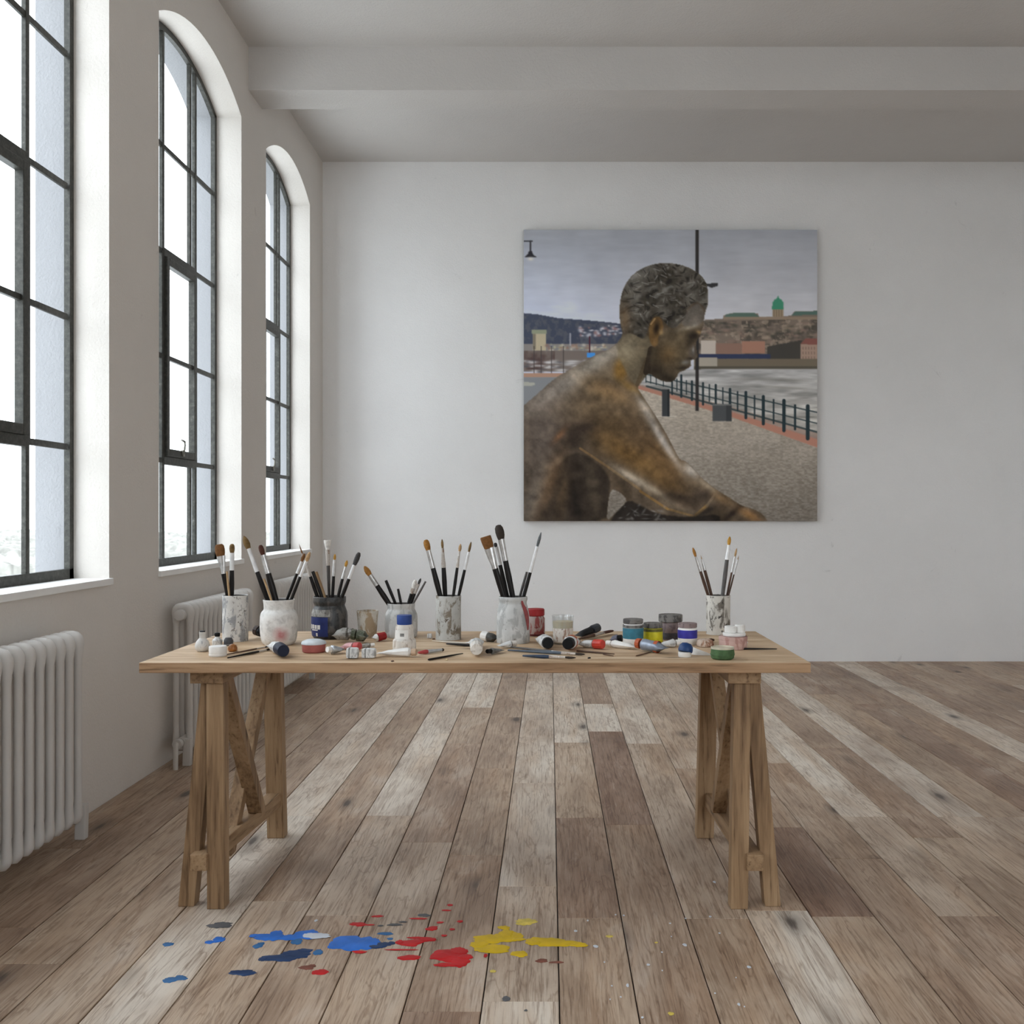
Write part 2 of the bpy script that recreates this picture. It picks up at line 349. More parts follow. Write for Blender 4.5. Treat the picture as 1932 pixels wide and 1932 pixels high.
def floor_mat():
    n = NT('old_floor_boards')
    at = n.node('ShaderNodeAttribute', attribute_name='board'); sep = n.node('ShaderNodeSeparateColor'); n.link(at.outputs['Color'], sep.inputs[0])
    tone, s1, s2 = sep.outputs[0], sep.outputs[1], sep.outputs[2]
    def vec(sc, k=1.0):
        tc = n.node('ShaderNodeTexCoord'); mp = n.node('ShaderNodeMapping'); mp.inputs['Scale'].default_value = sc
        cm = n.node('ShaderNodeCombineXYZ'); n.link(n.math('MULTIPLY', s1, 37.0 * k), cm.inputs[0]); n.link(n.math('MULTIPLY', s2, 53.0 * k), cm.inputs[1]); n.link(n.math('MULTIPLY', s1, 11.0), cm.inputs[2])
        n.link(tc.outputs['Object'], mp.inputs['Vector']); n.link(cm.outputs[0], mp.inputs['Location']); return mp.outputs['Vector']
    fine = n.noise(vec((95, 3.2, 1)), 1.6, 6, .68, .25)            # long pores
    mid = n.noise(vec((9, .9, 1)), 1.7, 4, .55, 1.1)              # cathedral figure
    rings = n.math('PINGPONG', n.math('MULTIPLY', mid, 11.0), 1.0)
    blot = n.noise(vec((4.5, 1.7, 1)), 1.2, 5, .6, .5)             # weathered patches
    room = n.noise(n.coords((1, .55, 1)), 1.4, 4, .55)            # dirt across boards
    c = n.ramp(tone, [(0.0, lin((142, 116, 100))), (.2, lin((156, 130, 112))), (.38, lin((174, 150, 130))), (.58, lin((194, 173, 151))), (.8, lin((216, 202, 185))), (1.0, lin((227, 217, 203)))])
    warm = n.noise(vec((6, 1.1, 1), 1.7), 1.0, 4, .6, .6)
    c = n.mix(n.ramp(warm, [(.46, 0.0), (.66, .55)]), c, n.mix(1.0, c, (.84, .70, .57), 'MULTIPLY'))
    c = n.mix(n.ramp(blot, [(.34, .8), (.58, 0.0)]), c, n.mix(1.0, c, (.60, .53, .48), 'MULTIPLY'))
    c = n.mix(n.ramp(blot, [(.58, 0.0), (.74, .5)]), c, lin((214, 204, 192)))
    c = n.mix(n.math('MULTIPLY', n.ramp(rings, [(.0, .7), (.30, 0.0)]), .9), c, n.mix(1.0, c, (.55, .47, .41), 'MULTIPLY'))
    c = n.mix(n.ramp(fine, [(.32, .85), (.50, 0.0)]), c, n.mix(1.0, c, (.42, .35, .30), 'MULTIPLY'))
    c = n.mix(n.ramp(fine, [(.58, 0.0), (.74, .45)]), c, lin((222, 212, 198)))
    c = n.mix(n.ramp(room, [(.34, .5), (.52, 0.0)]), c, n.mix(1.0, c, (.66, .62, .60), 'MULTIPLY'))
    vo = n.node('ShaderNodeTexVoronoi'); vo.inputs['Scale'].default_value = 1.0; n.link(vec((6.0, 2.2, 1)), vo.inputs['Vector'])   # knots
    dk = n.math('ADD', vo.outputs['Distance'], n.math('MULTIPLY', n.math('SUBTRACT', mid, .5), .28))
    sel = n.node('ShaderNodeSeparateColor'); n.link(vo.outputs['Color'], sel.inputs[0])
    kn = n.math('MULTIPLY', n.ramp(dk, [(.06, .88), (.12, .42), (.28, 0.0)]), n.math('GREATER_THAN', sel.outputs[0], .56))
    c = n.mix(kn, c, lin((58, 47, 42)))
    gap = n.math('LESS_THAN', tone, -.5); c = n.mix(gap, c, (.006, .005, .004))
    n.base(c); n.set(spec=.45)
    n.link(n.math('ADD', .36, n.math('MULTIPLY', blot, .28)), n.b.inputs['Roughness'])
    n.bump(n.math('ADD', n.math('MULTIPLY', fine, .7), n.math('MULTIPLY', rings, .12)), .35, .004); return n.m
FLOOR.data.materials.append(floor_mat())

# ------------------------------------------------------------------ radiators
RADM = plain('radiator_enamel', (205, 202, 198), .45, var=.04, scale=6)
def radiator(label, d0, n, pipe):
    r = thing('radiator', label, 'radiator', (-1.745, d0, 0), None, 'column radiators under the windows')
    p = .067; zb, zt = .06, .775
    bm = bmesh.new(); pts, rads = [], []
    xa, xb, rr, rad = .022, -.044, .0218, .03
    for cx, cz, a0 in ((xa - .02, zt - rr - .03, 0), (xb + .02, zt - rr - .03, 90), (xb + .02, zb + rr + .03, 180), (xa - .02, zb + rr + .03, 270)):
        arc = [(cx + .02 * math.cos(math.radians(a0 + 22.5 * q)), 0, cz + .03 * math.sin(math.radians(a0 + 22.5 * q))) for q in range(5)]
        top = a0 < 180; ra = [.0215, .0225, .023, .0225, .0215] if top else [.0165, .019, .019, .019, .0165]
        if a0 in (0, 180): arc = [(arc[0][0], 0, arc[0][2] + (-.055 if top else .05))] + arc; ra = [.0138] + ra
        else: arc = arc + [(arc[-1][0], 0, arc[-1][2] + (-.055 if top else .05))]; ra = ra + [.0138]
        pts += arc; rads += ra
    add_tube(bm, pts, rads, 12, True)
    add_tube(bm, [((xa + xb) / 2, -.034, zt - .055), ((xa + xb) / 2, .034, zt - .055)], .026, 14)
    add_tube(bm, [((xa + xb) / 2, -.034, zb + .055), ((xa + xb) / 2, .034, zb + .055)], .021, 14)
    first = finish('radiator_section', bm, RADM, r, True, (0, p / 2, 0))
    for k in range(1, n):
        o = first.copy(); COL.objects.link(o); o.parent = r; o.location = (0, p / 2 + k * p, 0)
    for e in (.022, n * p - .022 + .03):
        bm = bmesh.new(); add_prism(bm, (.014, e, 0), (.018, e, .13), (.019, 0, 0), (0, .016, 0), .004); finish('foot', bm, RADM, r)
    for e, s in ((0, -1), (n * p, 1)):
        bm = bmesh.new(); add_tube(bm, [(-.011, e, zt - .055), (-.011, e + s * .012, zt - .055), (-.011, e + s * .016, zt - .055)], [.026, .026, .014], 14); finish('end_cap', bm, RADM, r, True)
    if pipe:
        bm = bmesh.new(); add_tube(bm, [(-.011, -.001, zb + .055), (-.011, -.05, zb + .055), (-.011, -.058, zb + .04), (-.011, -.06, 0)], .012, 10); add_tube(bm, [(-.011, -.02, zb + .055), (-.011, -.046, zb + .055)], .023, 12)
        finish('supply_pipe', bm, RADM, r, True)
    return r
radiator('grey-white column radiator nearest the viewer, cut off by the left edge of the photo', 2.66, 14, False)
radiator('middle column radiator behind the left trestle, partly hidden by the tabletop', 4.64, 15, True)
radiator('farthest column radiator near the back corner, seen behind the brush jars', 6.16, 14, False)
# ------------------------------------------------------------------ work table: a board on two trestles
WX = wood('oak_board', 'x', (208, 184, 154), (188, 160, 128), (158, 128, 97), 1.0, .55)
WZ = wood('oak_leg', 'z', (170, 142, 110), (147, 119, 89), (104, 80, 57), .8, .6)
WY = wood('oak_rail', 'y', (170, 142, 110), (147, 119, 89), (104, 80, 57), .8, .6)
bm = bmesh.new(); add_box(bm, (-1.217, 2.89, TOP - .031), (.774, 3.668, TOP), .003)
ot = finish('tabletop', bm, WX); ot.data.materials.append(wood('shaded_oak_edge', 'x', (172, 140, 108), (152, 120, 90), (122, 94, 68), 1.0, .6))
for pl in ot.data.polygons: pl.material_index = 1 if pl.normal.z < .5 else 0       # sides and underside coloured darker, shade put into the wood tone
tag(ot, 'long oak board tabletop lying on two trestles, crowded with jars and paint', 'tabletop')
def trestle(label, s, xin_b, xin_t, xout_b, xout_t, capx, st_f, st_r):
    cx = (capx[0] + capx[1]) / 2
    t = thing('trestle', label, 'trestle', (cx, 3.3, 0), None, 'oak trestles under the board')
    P = lambda x, y, z: (x - cx, y - 3.3, z)
    zt = TOP - .031 - .0005; zc = zt - .042
    bm = bmesh.new(); add_box(bm, P(capx[0], 2.955, zc), P(capx[1], 3.66, zt), .003); finish('cap_beam', bm, WY, t)
    def leg(xb, xt, yb, yt, hx, hy):
        bm = bmesh.new(); add_prism(bm, P(xb, yb, .0), P(xt, yt, zc), (hx, 0, 0), (0, hy, 0)); finish('leg', bm, WZ, t)
    leg(xin_b, xin_t, 2.986, 2.996, .0265, .025)
    leg(xout_b, xout_t, 3.006, 3.018, .0245, .024)
    leg(xin_b - s * .0, xin_t, 3.635, 3.60, .032, .025)
    bm = bmesh.new(); add_prism(bm, P(st_f, 2.95, .145), P(st_r, 3.655, .145), (.025, 0, 0), (0, 0, .025)); finish('stretcher', bm, WY, t)
    xb = (xin_b * .6 + st_r * .4)
    bm = bmesh.new(); add_prism(bm, P(xb, 3.385, .17), P(xin_t, 3.05, zc), (.024, 0, 0), (0, .026, 0)); finish('brace', bm, WZ, t)
    bm = bmesh.new(); add_prism(bm, P(xb + s * .045, 3.20, .085), P(xin_t + s * .012, 3.565, zc), (.022, 0, 0), (0, .026, 0)); finish('brace', bm, WZ, t)
trestle('left oak trestle under the board, beside the radiators', -1, -1.014, -1.020, -1.112, -1.046, (-1.09, -.99), -1.063, -1.014)
trestle('right oak trestle under the board, standing free on the open floor', 1, .576, .588, .683, .622, (.541, .641), .622, .598)

# ------------------------------------------------------------------ picture on the back wall: a generic dark metal figure above a riverside walk
NX = 430
def paint():
    jj, ii = np.meshgrid(np.arange(NX + 1), np.arange(NX + 1)); X = 25 + 1850 * jj / NX; Y = 47 + 1830 * ii / NX
    rng = np.random.default_rng(5)
    def vnoise(cell, ax=1.0, seed=0):
        r = np.random.default_rng(seed); gx, gy = int(1900 / cell) + 3, int(1900 / (cell * ax)) + 3
        g = r.random((gy, gx)); u, v = X / cell, Y / (cell * ax); i, j = np.floor(v).astype(int), np.floor(u).astype(int); fu, fv = u - j, v - i
        fu, fv = fu * fu * (3 - 2 * fu), fv * fv * (3 - 2 * fv)
        return (g[i, j] * (1 - fu) + g[i, j + 1] * fu) * (1 - fv) + (g[i + 1, j] * (1 - fu) + g[i + 1, j + 1] * fu) * fv
    def fbm(cell, ax=1.0, seed=0): return (vnoise(cell, ax, seed) * 4 + vnoise(cell / 2, ax, seed + 1) * 2 + vnoise(cell / 4, ax, seed + 2)) / 7
    N1, N2, N3, N4 = fbm(160, 1, 1), fbm(60, 1, 2), fbm(26, 1, 3), fbm(150, .16, 4)
    img = np.zeros(X.shape + (3,)); col = lambda c: np.array(c, float)
    def inside(pts):
        m = np.zeros(X.shape, bool); n = len(pts)
        for k in range(n):
            (x1, y1), (x2, y2) = pts[k], pts[(k + 1) % n]
            if y1 == y2: continue
            c = ((y1 > Y) != (y2 > Y)) & (X < (x2 - x1) * (Y - y1) / (y2 - y1) + x1); m ^= c
        return m
    def soft(m, k=1):
        a = m.astype(float)
        for _ in range(k):
            p = np.pad(a, 1, mode='edge'); a = (p[:-2, 1:-1] + p[2:, 1:-1] + p[1:-1, :-2] + p[1:-1, 2:] + 2 * p[1:-1, 1:-1]) / 6
        return a
    def smooth(pts, it=2):
        for _ in range(it):
            q = []
            for k in range(len(pts)):
                a, b = pts[k], pts[(k + 1) % len(pts)]
                q += [(a[0] * .75 + b[0] * .25, a[1] * .75 + b[1] * .25), (a[0] * .25 + b[0] * .75, a[1] * .25 + b[1] * .75)]
            pts = q
        return pts
    def put(m, c):
        nonlocal img
        c = col(c) if not isinstance(c, np.ndarray) or c.ndim == 1 else c
        img = img * (1 - m[..., None]) + c * m[..., None]
    def poly(pts, c, sm=0, k=1, clip=None, a=1.0):
        m = soft(inside(smooth(pts, sm) if sm else pts), k) * a
        put(m * clip if clip is not None else m, c)
    def rect(x0, y0, x1, y1, c, k=1): poly([(x0, y0), (x1, y0), (x1, y1), (x0, y1)], c, 0, k)
    def blob(cx, cy, rx, ry, rot, c, a, clip=None, hard=1.0):
        t = math.radians(rot); dx, dy = X - cx, Y - cy; u = (dx * math.cos(t) + dy * math.sin(t)) / rx; v = (-dx * math.sin(t) + dy * math.cos(t)) / ry
        m = np.exp(-(u * u + v * v) ** hard) * a; put(m * clip if clip is not None else m, c)
    def line(x0, y0, x1, y1, w, c, a=1.0, clip=None):
        dx, dy = x1 - x0, y1 - y0; L2 = dx * dx + dy * dy; t = np.clip(((X - x0) * dx + (Y - y0) * dy) / L2, 0, 1)
        d = np.hypot(X - x0 - t * dx, Y - y0 - t * dy); m = np.clip((w / 2 + 2.5 - d) / 5, 0, 1) * a
        put(m * clip if clip is not None else m, c)
    # sky
    g = np.clip((Y - 47) / 560, 0, 1)[..., None]; lf = np.clip(1 - (X - 25) / 1300, 0, 1)[..., None]
    img = col((131, 134, 141)) * (1 - g) + col((166, 167, 173)) * g + lf * g * col((-2, 3, 14)) + ((N1 - .5) * 14)[..., None] + ((N4 - .5) * 10)[..., None]
    # far bank, left
    poly([(0, 568), (110, 578), (250, 603), (420, 615), (560, 628), (700, 645), (700, 880), (0, 880)], (58, 63, 76), 0, 1)
    hill = inside([(0, 575), (250, 608), (700, 650), (700, 820), (0, 820)]); put(soft(hill) * np.clip((N3 - .5) * 3, 0, .5), (84, 84, 88))
    for q in range(46):
        x, y = rng.uniform(380, 640), rng.uniform(650, 712); blob(x, y, rng.uniform(6, 17), rng.uniform(4, 11), 0, (165, 165, 172) if q % 3 else (120, 92, 92), .75)
    rect(25, 765, 700, 810, (112, 108, 106)); rect(82, 690, 165, 805, (150, 141, 120)); rect(76, 676, 170, 702, (118, 122, 104)); rect(82, 700, 100, 800, (105, 98, 86))
    for q in range(70):
        x, y = rng.uniform(170, 560), rng.uniform(768, 806); blob(x, y, rng.uniform(5, 16), rng.uniform(4, 12), 0, [(170, 165, 155), (120, 92, 80), (150, 148, 122), (90, 96, 110)][q % 4], .7)
    line(318, 700, 318, 770, 10, (150, 150, 158), .7)
    rect(25, 806, 620, 940, (98, 90, 86)); put(soft(inside([(25, 806), (220, 806), (220, 925), (25, 925)])) * np.clip(.4 + (N2 - .4) * 2, 0, .9), (66, 52, 50))
    for q in range(60):
        x, y = rng.uniform(30, 480), rng.uniform(870, 945); blob(x, y, rng.uniform(10, 40), rng.uniform(3, 9), 0, (168, 167, 168) if q % 3 else (70, 70, 75), .6)
    for x in (135, 275, 200, 90): line(x, 780, x, 950, 6, (60, 55, 55), .8)
    line(440, 720, 440, 820, 9, (70, 40, 50)); rect(425, 818, 475, 850, (60, 120, 190))
    rect(25, 945, 330, 975, (140, 112, 96)); poly([(25, 972), (330, 972), (150, 1170), (25, 1170)], (107, 109, 112)); poly([(25, 1000), (100, 1010), (90, 1025), (25, 1030)], (138, 138, 130))
    # far bank, right
    poly([(1120, 640), (1170, 612), (1280, 606), (1285, 585), (1340, 572), (1500, 572), (1512, 600), (1595, 592), (1660, 590), (1712, 586), (1730, 562), (1900, 556), (1900, 930), (1100, 930)], (104, 94, 86))
    bank = soft(inside([(1120, 630), (1900, 600), (1900, 900), (1120, 900)])); put(bank * np.clip((N2 - .45) * 4, 0, .75), (64, 60, 56)); put(bank * np.clip((.42 - N3) * 5, 0, .6), (142, 128, 114))
    for q in range(120):
        x, y = rng.uniform(1160, 1870), rng.uniform(625, 760); blob(x, y, rng.uniform(8, 28), rng.uniform(5, 12), 0, [(132, 118, 104), (72, 68, 60), (120, 100, 92), (56, 58, 52)][q % 4], .55)
    poly([(1285, 603), (1300, 578), (1345, 570), (1480, 570), (1508, 592), (1508, 598)], (76, 94, 86)); poly([(1712, 585), (1735, 562), (1900, 556), (1900, 580)], (72, 92, 86)); rect(1285, 596, 1880, 612, (122, 108, 94))
    rect(1594, 535, 1660, 596, (126, 112, 94)); put(soft(inside([(1590, 545), (1592, 505), (1606, 486), (1622, 476), (1628, 458), (1634, 476), (1650, 486), (1662, 505), (1664, 545)])), (58, 116, 94))
    for x in (1602, 1618, 1634, 1650): line(x, 552, x, 590, 5, (92, 80, 68), .7)
    poly([(1560, 780), (1780, 740), (1780, 880), (1560, 880)], (60, 58, 55)); rect(1140, 742, 1236, 830, (162, 154, 146)); rect(1236, 760, 1400, 828, (118, 94, 84)); rect(1400, 748, 1545, 824, (138, 104, 90)); rect(1770, 762, 1880, 890, (138, 118, 106)); poly([(1765, 765), (1800, 732), (1880, 728), (1880, 768)], (112, 74, 68))
    for yy in (785, 815, 845):
        for x in range(1785, 1875, 18): line(x, yy, x, yy + 12, 6, (100, 84, 76), .7)
    rect(1120, 826, 1580, 856, (48, 54, 76)); rect(1100, 856, 1900, 925, (96, 88, 76)); rect(1130, 850, 1245, 910, (140, 134, 124)); rect(1100, 905, 1900, 925, (74, 70, 62))
    # river
    rg = np.clip((Y - 920) / 300, 0, 1)[..., None]; riv = soft(inside([(560, 925), (1900, 922), (1900, 1420), (560, 1010)]), 2); put(riv, col((146, 146, 146)) * (1 - rg) + col((138, 136, 132)) * rg + ((N4 - .5) * 90)[..., None])
    blob(1650, 990, 160, 10, 2, (104, 102, 98), .7); blob(1440, 985, 90, 9, 0, (112, 110, 106), .6); blob(1680, 1040, 150, 8, 3, (108, 106, 100), .6)
    # promenade, kerb
    walk = soft(inside([(560, 1010), (760, 1030), (1300, 1200), (1900, 1425), (1900, 1900), (500, 1900)]))
    wg = np.clip((Y - 1050) / 800, 0, 1)[..., None]; cob = fbm(17, .5, 9)
    put(walk, col((150, 142, 131)) * (1 - wg) + col((98, 92, 85)) * wg + ((cob - .5) * 40)[..., None] + ((N1 - .5) * 18)[..., None])
    poly([(740, 1020), (1080, 1110), (1340, 1190), (1900, 1368), (1900, 1425), (1330, 1222), (1060, 1140), (740, 1045)], (146, 106, 92)); poly([(740, 1012), (1340, 1160), (1900, 1330), (1900, 1372), (1340, 1192), (740, 1025)], (128, 108, 98), 0, 1, None, .7)
    for y0, y1, w in ((1000, 1200, 9), (1045, 1270, 8), (1075, 1325, 12)): line(800, y0 - 45, 1900, y1, w, (48, 58, 60), .9)
    for x, a, b, w in ((1815, 1155, 1358, 24), (1735, 1150, 1300, 14), (1665, 1120, 1308, 22), (1600, 1115, 1262, 11), (1535, 1095, 1266, 20), (1480, 1090, 1232, 10), (1425, 1068, 1228, 18), (1373, 1065, 1182, 10), (1325, 1048, 1150, 16), (1280, 1040, 1145, 8), (1235, 1022, 1140, 14), (1195, 1020, 1125, 8), (1155, 1010, 1145, 13), (1085, 1000, 1116, 14), (1050, 995, 1080, 7), (1018, 962, 1096, 14), (990, 985, 1060, 7), (960, 990, 1080, 11), (905, 970, 1030, 6), (860, 965, 1020, 6), (825, 960, 1010, 6), (795, 955, 1005, 6)):
        line(x, a, x, b, w, (38, 48, 52))
    line(850, 1219, 985, 1219, 8, (170, 166, 158), .6); rect(896, 1050, 942, 1218, (52, 54, 56)); rect(930, 1050, 942, 1218, (38, 40, 42)); rect(1216, 1143, 1333, 1250, (66, 68, 70)); rect(1216, 1143, 1333, 1152, (92, 94, 94)); rect(1300, 1150, 1333, 1250, (52, 54, 56))
    # lamps
    rect(1105, 30, 1128, 1185, (44, 42, 42)); poly([(1125, 375), (1180, 385), (1250, 380), (1250, 398), (1210, 412), (1180, 400), (1125, 392)], (48, 48, 50))
    line(25, 118, 78, 118, 9, (58, 58, 62)); line(67, 118, 67, 182, 11, (52, 52, 56)); poly([(58, 180), (76, 180), (84, 200), (104, 218), (32, 218), (50, 200)], (40, 40, 44)); blob(68, 230, 18, 11, 0, (176, 172, 166), .9)
    # figure silhouette
    fig_pts = [(-400, 1500), (25, 1152), (110, 1080), (215, 985), (330, 915), (455, 845), (560, 800), (610, 765), (640, 725), (648, 690), (634, 640), (628, 560), (636, 470), (662, 395), (715, 325), (790, 280), (870, 258), (960, 256), (1050, 278), (1120, 315), (1170, 368), (1186, 430), (1186, 510), (1172, 552),
               (1163, 590), (1158, 640), (1152, 672), (1140, 690), (1138, 715), (1118, 735), (1108, 765), (1112, 800), (1122, 838), (1112, 860), (1080, 862), (1074, 885), (1082, 900), (1062, 916), (1030, 934), (1000, 944), (990, 975), (960, 1002), (925, 1004), (870, 985), (812, 945), (795, 965), (765, 1005), (738, 1040),
               (770, 1085), (815, 1155), (880, 1255), (935, 1350), (985, 1450), (1010, 1495), (1045, 1500), (1100, 1555), (1165, 1625), (1245, 1685), (1330, 1735), (1400, 1782), (1470, 1800), (1530, 1830), (1570, 1890), (1500, 2300), (-400, 2300)]
    fm = inside(smooth(fig_pts, 1)); hole = inside(smooth([(572, 1675), (620, 1688), (682, 1742), (640, 1792), (592, 1838), (548, 1880), (552, 1790)], 1)); F = soft(fm & ~hole)
    base = col((70, 60, 49)) + ((N1 - .5) * 30)[..., None]; put(F, base)
    # back: cool sheen at the upper edge falling to brown
    blob(330, 990, 330, 70, -33, (150, 146, 140), .75, F); blob(520, 850, 130, 40, -30, (168, 162, 152), .6, F); blob(160, 1300, 190, 330, 18, (88, 80, 76), .7, F); blob(620, 940, 150, 90, -10, (124, 110, 92), .55, F)
    blob(480, 1130, 250, 130, -20, (90, 77, 61), .8, F); blob(560, 1060, 190, 60, 25, (124, 98, 66), .55, F); blob(800, 1180, 120, 60, 55, (118, 108, 96), .6, F)
    blob(640, 920, 50, 75, 10, (106, 78, 36), .85, F, 2.0); blob(690, 1030, 80, 26, 35, (120, 92, 46), .6, F)
    # upper arm, elbow fold
    blob(640, 1360, 230, 150, 35, (80, 63, 42), .85, F); blob(760, 1330, 110, 120, 30, (84, 70, 56), .6, F); blob(900, 1500, 220, 110, 45, (88, 67, 43), .75, F); blob(700, 1470, 230, 60, 30, (98, 74, 42), .7, F)
    blob(900, 1370, 24, 190, -32, (160, 156, 152), .8, F); blob(800, 1180, 18, 110, -34, (156, 148, 138), .7, F); blob(1080, 1560, 60, 34, 40, (168, 164, 158), .75, F); blob(1190, 1660, 80, 22, 38, (152, 138, 118), .65, F)
    blob(330, 1360, 100, 95, -30, (40, 34, 30), .85, F); blob(410, 1290, 70, 40, -15, (44, 36, 32), .8, F); blob(250, 1340, 60, 20, -50, (120, 84, 58), .7, F); blob(880, 1440, 90, 14, 38, (56, 44, 30), .6, F)
    # shirt side and deep folds under the arm
    poly([(330, 1440), (430, 1465), (520, 1540), (575, 1625), (562, 1720), (548, 1900), (60, 1900), (120, 1760), (210, 1560)], (42, 36, 31), 1, 5, F, .92)
    blob(180, 1640, 55, 230, 22, (96, 74, 52), .7, F); blob(70, 1760, 60, 260, 20, (84, 78, 72), .7, F); blob(460, 1650, 46, 210, -8, (66, 58, 48), .6, F); blob(350, 1760, 30, 150, -14, (26, 23, 21), .7, F); blob(270, 1720, 40, 140, 12, (78, 62, 44), .5, F)
    # sleeve edge sweeping to the cuff
    line(380, 1420, 560, 1540, 14, (108, 84, 54), .6, F); line(560, 1540, 760, 1680, 16, (108, 86, 58), .6, F); blob(700, 1600, 130, 26, 32, (158, 148, 134), .8, F); blob(860, 1690, 110, 22, 35, (146, 136, 120), .6, F); line(760, 1690, 930, 1800, 16, (118, 88, 46), .7, F); line(930, 1800, 1090, 1845, 14, (120, 92, 50), .7, F)
    blob(880, 1610, 170, 46, 33, (88, 68, 42), .7, F); blob(1030, 1740, 120, 34, 20, (48, 40, 34), .8, F); blob(980, 1790, 150, 30, 25, (104, 92, 78), .5, F); blob(1160, 1720, 60, 40, -20, (38, 32, 28), .8, F)
    line(1110, 1840, 1180, 1780, 20, (116, 92, 56), .8, F); line(1180, 1780, 1245, 1690, 16, (92, 80, 66), .8, F); blob(1160, 1825, 90, 22, -28, (32, 28, 25), .85, F); blob(1340, 1830, 100, 20, -40, (34, 28, 25), .85, F); blob(1280, 1740, 70, 30, 30, (128, 102, 72), .7, F); blob(1450, 1840, 80, 30, 30, (120, 88, 54), .75, F)
    poly([(555, 1900), (620, 1800), (690, 1740), (760, 1780), (860, 1830), (1000, 1850), (1100, 1850), (1260, 1830), (1260, 1900)], (30, 27, 25), 1, 3, F, .9)
    for q in range(26): blob(rng.uniform(600, 920), rng.uniform(1770, 1875), rng.uniform(6, 26), rng.uniform(3, 8), rng.uniform(-60, 60), (96, 94, 92), .55, F)
    # neck and face
    poly([(650, 700), (800, 690), (860, 800), (820, 945), (745, 1035), (690, 980), (600, 800)], (94, 85, 69), 1, 5, F, .85); blob(690, 790, 60, 90, 20, (134, 124, 104), .55, F); line(800, 860, 740, 1020, 26, (74, 62, 46), .7, F); line(830, 800, 800, 940, 44, (40, 33, 27), .8, F)
    poly([(830, 790), (880, 690), (1000, 660), (1110, 690), (1110, 740), (1060, 790), (1060, 880), (1010, 940), (960, 1000), (900, 995), (820, 940)], (70, 61, 48), 1, 5, F, .9)
    blob(1010, 770, 90, 110, 20, (88, 77, 60), .6, F); blob(850, 930, 70, 60, 40, (34, 29, 24), .75, F); blob(945, 985, 60, 28, 10, (34, 29, 24), .8, F); blob(930, 830, 60, 60, 0, (94, 72, 44), .5, F); blob(1095, 715, 36, 26, -10, (30, 26, 23), .9, F); blob(1130, 690, 22, 12, 20, (134, 110, 74), .8, F); blob(1070, 760, 20, 40, 20, (46, 40, 34), .7, F)
    blob(1090, 820, 24, 34, 0, (70, 66, 62), .7, F); blob(1094, 800, 8, 20, 0, (150, 148, 146), .6, F); blob(1045, 880, 26, 14, -10, (112, 112, 110), .7, F); blob(1020, 915, 26, 10, -10, (34, 30, 27), .7, F); blob(1075, 855, 20, 8, 0, (36, 31, 28), .7, F)
    poly([(1050, 560), (1120, 500), (1165, 560), (1155, 640), (1060, 660), (1010, 640)], (92, 88, 84), 1, 4, F, .7); blob(1070, 660, 70, 14, -12, (146, 138, 124), .6, F)
    # cropped hair: cool dark metal, lumpy
    hair = soft(inside(smooth([(640, 690), (628, 600), (630, 490), (660, 395), (715, 322), (790, 276), (870, 254), (960, 252), (1050, 274), (1125, 312), (1180, 370), (1194, 430), (1192, 515), (1172, 560), (1150, 520), (1110, 495), (1060, 530), (1045, 590), (1000, 650), (960, 670), (920, 640), (890, 590), (845, 585), (815, 640), (800, 700), (780, 740), (720, 700)], 1)), 2) * F
    hn = fbm(90, .9, 21); wx = (fbm(120, 1, 51) - .5) * 9; hl = .5 + .33 * np.sin(X / 17 + wx * 1.6 + Y / 60) * np.cos(Y / 15 - wx * 2.1) + (vnoise(30, .9, 31) - .5) * .5; put(hair, col((68, 64, 58)) + ((hn - .5) * 60)[..., None])
    put(hair * np.clip((hl - .66) * 2.2, 0, .6), (116, 114, 110)); put(hair * np.clip((.40 - hl) * 3, 0, .8), (32, 30, 28)); blob(760, 330, 150, 60, -30, (96, 95, 92), .35, hair); blob(660, 610, 40, 110, 0, (104, 82, 58), .5, hair)
    for q in range(90):
        a = rng.uniform(0, 2 * PI); rr_ = math.sqrt(rng.uniform(0, 1)); x, y = 915 + 270 * rr_ * math.cos(a), 450 + 195 * rr_ * math.sin(a); t = rng.uniform(0, PI)
        line(x - 22 * math.cos(t), y - 13 * math.sin(t), x + 22 * math.cos(t), y + 13 * math.sin(t), rng.uniform(3, 7), (28, 26, 25) if q % 2 else (120, 118, 114), .6, hair)
    # ear
    poly([(812, 690), (820, 630), (850, 592), (885, 595), (905, 640), (900, 690), (870, 720), (868, 770), (840, 785), (818, 745)], (96, 74, 46), 1, 2, F); blob(862, 665, 20, 46, 10, (34, 28, 24), .9, F); line(826, 640, 852, 606, 10, (150, 122, 84), .8, F); blob(856, 755, 16, 22, 0, (118, 92, 60), .7, F); blob(890, 690, 14, 18, 0, (140, 118, 84), .7, F)
    # chipped patina
    put(F, img * (1 + ((fbm(48, 1.0, 77) - .5) * .5 + (fbm(11, 1.0, 78) - .5) * .14 + (N1 - .5) * .25)[..., None] * F[..., None]))
    return np.clip(img, 0, 255)
